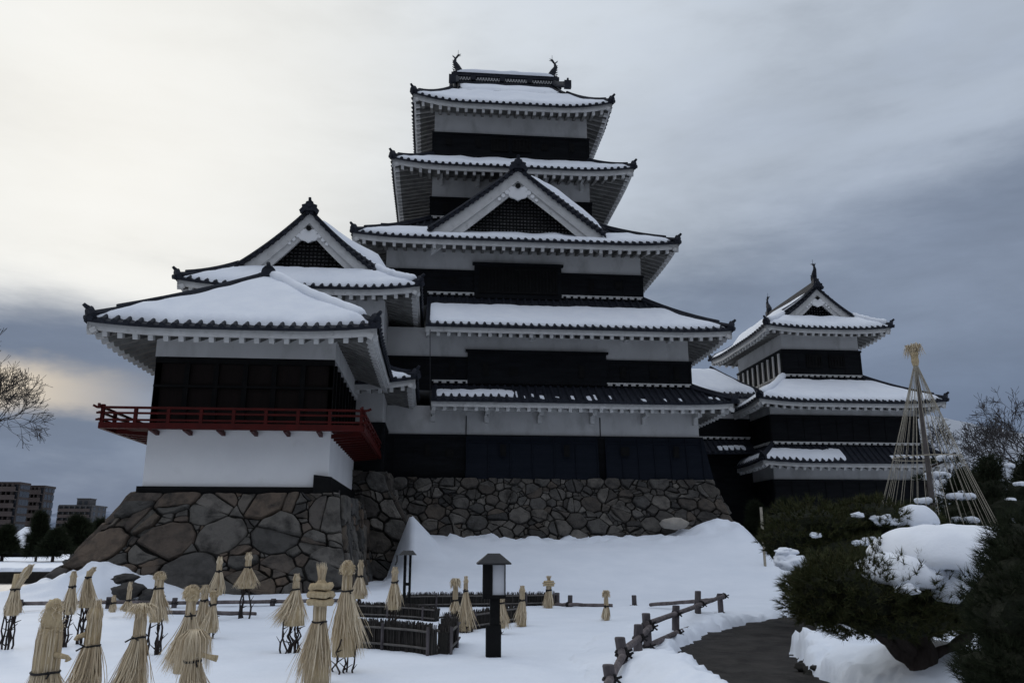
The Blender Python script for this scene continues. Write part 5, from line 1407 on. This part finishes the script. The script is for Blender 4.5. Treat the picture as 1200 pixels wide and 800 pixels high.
def tp(i):
    a = rng.uniform(0, 6.283); d = Vector((math.cos(a), math.sin(a), 0)); f = rng.uniform(.2, 1)
    return [top + Vector((0, 0, .25)) + d * .05, top + Vector((0, 0, .42)) + d * .12, top + Vector((0, 0, rng.uniform(.45, .62))) + d * .22 * f, top + Vector((0, 0, rng.uniform(.2, .6))) + d * .32 * f]
V, Fq = strands(rng, 320, tp, .008); np_mesh('straw_tuft', V, Fq, M['straw'], tf)

def bare_tree(name_label, base, height, spread, seed, depth=6, m='greybark', group=None, r0=None, tilt=(0, 0), minr=.012, dense=0):
    rng = random.Random(seed); t = thing('bare_tree', base, name_label, 'tree', group); b = MB(); b2 = MB()
    def grow(p, d, l, r, k):
        n = 4; pts = [p]
        for i in range(n):
            d = (d + Vector((rng.gauss(0, .12), rng.gauss(0, .12), rng.gauss(0, .08) + (.05 if k < 3 else .02)))).normalized(); pts.append(pts[-1] + d * l / n)
        re = max(minr * .7, r * .62)
        (b if k < 2 else b2).tube(pts, [r + (re - r) * i / n for i in range(n + 1)], 7 if k < 2 else 4 if k < 4 else 3, cap=False)
        if k >= depth: return
        for _ in range((2 if k < 1 else 3 if rng.random() < .6 else 2) + (dense if k > 1 and rng.random() < .6 else 0)):
            ang = rng.uniform(.3, .85) * spread; az = rng.uniform(0, 6.283)
            q = d.cross(Vector((math.cos(az), math.sin(az), .3))).normalized(); nd = (d * math.cos(ang) + q * math.sin(ang)).normalized()
            grow(pts[-1] if rng.random() < .6 else pts[3], nd, l * rng.uniform(.62, .85), re * rng.uniform(.65, .95), k + 1)
    grow(Vector(base) - Vector((0, 0, .3)), Vector((tilt[0], tilt[1], 1)).normalized(), height * .27, r0 or height * .022, 0)
    b.build('trunk', M[m], t, True); b2.build('twigs', M[m], t)
p = at(-10, 640, 60); bare_tree('large bare tree with fine spreading twigs at the left edge of the sky', (p.x, 60, 0), 20.5, .95, 12, 7, minr=.024, tilt=(.10, 0), dense=2)
p = at(1128, 600, 52); bare_tree('small bare tree with crooked branches right of the rope cone', (p.x, 52, 1.5), 11.5, 1.1, 21, 7, minr=.020, dense=1)
p = at(1196, 600, 46); bare_tree('taller bare tree at the right edge of the sky', (p.x, 46, 1), 11.5, 1.0, 33, 7, minr=.018, dense=1)
p = at(1228, 600, 52); bare_tree('bare tree cut by the right edge behind the tallest one', (p.x, 52, 1), 13.5, 1.0, 37, 7, minr=.020, dense=1)
for (px, s) in ((1113, 1), (1096, 2)):    # shrubby tree with snow inside the rope cone
    p = at(px, 640, 21.6); bare_tree('bare garden shrub holding snow inside the rope cone, ' + ('right' if s == 1 else 'left') + ' one', (p.x, 21.6 - s * .5, gz(p.x, 21.6)), 3.0, 1.25, 50 + s, 5, minr=.010)
rng = random.Random(9)
sh = thing('garden_pine', (at(1100, 640, 21.4).x, 21.4, gz(at(1100, 640, 21.4).x, 21.4)), 'small layered pine carrying clumps of snow inside the rope cone', 'tree')
V = []; Fq = []; b = MB(); x0 = at(1100, 640, 21.4).x; b.tube([(x0, 21.5, -.3), (x0 + .15, 21.5, 1.6), (x0 - .05, 21.5, 3.2)], [.12, .09, .04], 8); b.build('trunk', M['bark'], sh)
for (px, py, wp) in ((1092, 560, 44), (1118, 585, 50), (1086, 590, 46), (1108, 540, 30), (1128, 612, 56), (1090, 615, 50)):
    c = at(px, py, 21.4); r = (wp * .0115, .5, .13); needle_pad(V, Fq, rng, tuple(c), r, 110, .16, .006, 9, low=-.4)
    b = MB(); b.tube([(x0, 21.5, c.z - .2), tuple(c)], [.04, .02], 5); b.build('branch', M['bark'], sh)
    for q in range(3): snow_cap('snow_load', sh, (c.x + rng.uniform(-.6, .6) * r[0], c.y - .1 + rng.uniform(-.3, .2), c.z + .05), (rng.uniform(.12, .3), .2, .05), .06, px + q, n=8, lobe=.6)
np_mesh('crown', V, Fq, M['darkneedle'], sh)

# ================================================================== FAR BACKGROUND
def apartment(label, px0, px1, pytop, pybase, Yd, floors, bays, m, tower=None, depth=14):
    x0, x1 = at(px0, pytop, Yd).x, at(px1, pytop, Yd).x; zt_ = at(px0, pytop, Yd).z
    t = thing('apartment_building', ((x0 + x1) / 2, Yd + depth / 2, 0), label, 'building')
    b = MB(); b.box(x0, x1, Yd, Yd + depth, -1, zt_); b.box(x0 - .3, x1 + .3, Yd - .3, Yd + depth + .3, zt_, zt_ + .6); w = b.build('wall', M[m], t)
    fh = zt_ / floors; bw = (x1 - x0) / bays
    for i in range(floors):
        z = fh * i
        b = MB(); b.box(x0 + .2, x1 - .2, Yd - 1.3, Yd - .01, z + .2, z + .4); b.box(x0 + .2, x1 - .2, Yd - 1.4, Yd - 1.25, z + .2, z + 1.35); b.build('balcony', M['railing'], w)
        for j in range(bays):
            b = MB(); b.box(x0 + bw * (j + .18), x0 + bw * (j + .82), Yd - .04, Yd - .005, z + .45, z + 2.5); b.build('window', M['pane'], w)
            b = MB(); b.box(x0 + bw * j - .12, x0 + bw * j + .12, Yd - 1.2, Yd - .01, z + .4, z + fh + .19); b.build('partition', M[m], w)
        for j in range(3):
            b = MB(); y = Yd + depth * (j + .35) / 3; b.box(x1 + .005, x1 + .04, y, y + 1.6, z + 1.0, z + 2.4); b.build('window', M['pane'], w)
    if tower:
        a, c, pt_ = tower; xa, xc, zz_ = at(a, pt_, Yd).x, at(c, pt_, Yd).x, at(a, pt_, Yd).z
        b = MB(); b.box(xa, xc, Yd + 2, Yd + 8, zt_ + .6, zz_); b.box(xa - .2, xc + .2, Yd + 1.8, Yd + 8.2, zz_, zz_ + .3); o = b.build('rooftop_tower', M[m], t)
        for j in range(2):
            b = MB(); b.box(xa + (xc - xa) * (.15 + .45 * j), xa + (xc - xa) * (.4 + .45 * j), Yd + 1.93, Yd + 1.99, zz_ - 2.2, zz_ - .8); b.build('window', M['pane'], o)
apartment('brown apartment block cut by the left edge, taller of two', -30, 23, 567, 640, 215, 8, 9, 'concrete', depth=5)
apartment('brown apartment block with stepped balconies beside the taller one', 30, 52, 571, 640, 235, 8, 5, 'concrete', depth=6)
apartment('grey apartment block with a rooftop tower left of the castle', 70, 108, 593, 640, 330, 7, 6, 'concretelight', tower=(88, 103, 584))
# low building with a snowy roof
Yd = 110; xa, xb = at(-8, 640, Yd).x, at(38, 640, Yd).x; zr, ze_ = at(20, 616, Yd).z, at(20, 642, Yd).z
t = thing('low_house', ((xa + xb) / 2, Yd + 5, 0), 'low dark house with a wide snowy roof below the apartment blocks', 'house')
b = MB(); b.box(xa + .8, xb - .8, Yd + 1, Yd + 9, -.5, ze_); b.build('wall', M['black'], t)
b = MB(); b.hexa([(xa, Yd, ze_), (xb, Yd, ze_), (xb, Yd + 10, ze_), (xa, Yd + 10, ze_), (xa + 1.2, Yd + 4.9, zr), (xb - 1.2, Yd + 4.9, zr), (xb - 1.2, Yd + 5.1, zr), (xa + 1.2, Yd + 5.1, zr)]); b.build('roof', M['roofsnow'], t)
def far_tree(label, px, pyb, pyt, wpx, Yd, seed): evergreen(label, px, pyb, pyt, wpx, Yd, seed, 0, 900, 'darkneedle', 'dark trees across the moat')
far_tree('dark tree across the moat below the grey apartment block', 88, 650, 606, 52, 85, 61)
far_tree('dark tree across the moat, right of the group against the stone base', 120, 650, 610, 44, 88, 62)
far_tree('pointed dark conifer across the moat beside the low house', 46, 652, 600, 22, 82, 63)
far_tree('small dark tree across the moat, left of the low house roof', 5, 652, 618, 34, 84, 64)
far_tree('low dark shrub across the moat between conifer and trees', 64, 652, 622, 34, 80, 65)
b = MB(); xs = at(0, 670, 52).x
b.box(-90, -9, 51.2, 52.4, -1.2, .03); tag(b.build('low_wall', M['gap']), 'dark low wall along the far bank of the moat', 'wall')
# hills
def hills(name, pts, y0, depth, m, seed, amp):
    b = MB(); rows = []; nx = 160
    for i in range(nx + 1):
        f = i / nx; x = pts[0][0] + (pts[-1][0] - pts[0][0]) * f; h = np.interp(x, [p[0] for p in pts], [p[1] for p in pts])
        h = h * (1 + amp * nz(x * 12 / (pts[-1][0] - pts[0][0]), seed) + amp * .5 * nz(x * 40 / (pts[-1][0] - pts[0][0]), seed))
        rows.append([(x, y0 + depth * q, h * s * (1 + amp * 1.5 * nz(x * 30 / (pts[-1][0] - pts[0][0]), q * 5, seed))) for q, s in ((0, -.02), (.15, .25), (.35, .62), (.5, 1), (.75, .7), (1, -.02))])
    b.grid(rows); struct(b.build(name, M[m], None, True))
Yh = 3200
def hx_(px, py): p = at(px, py, Yh * 1.3); return (p.x, p.z)
hills('mountain_range', [hx_(-300, 590), hx_(20, 606), hx_(110, 598), hx_(160, 600), hx_(300, 612), hx_(600, 620)], Yh, 1800, 'mountain', 4, .10)
Yh = 2600
hills('snowy_hill', [hx_(1000, 620), hx_(1050, 484), hx_(1085, 487), hx_(1120, 494), hx_(1160, 503), hx_(1200, 510), hx_(1330, 545), hx_(1500, 600)], Yh, 1500, 'snowhill', 7, .008)

# dark kerb stones along the right side of the path
for i, (px, py) in enumerate(((952, 748), (944, 760), (955, 771), (942, 782), (950, 795))):
    p = on_ground(px, py); b = MB(); b.ico((p.x + .14, p.y, -.05), .19, .14, .09, 4, .9, i * 3.3)
    o = b.build('edging_stone', M['gap'], None, True)
    tag(o, 'dark rough stone edging the right side of the path below the trimmed pine', 'stone', 'edging stones along the path')
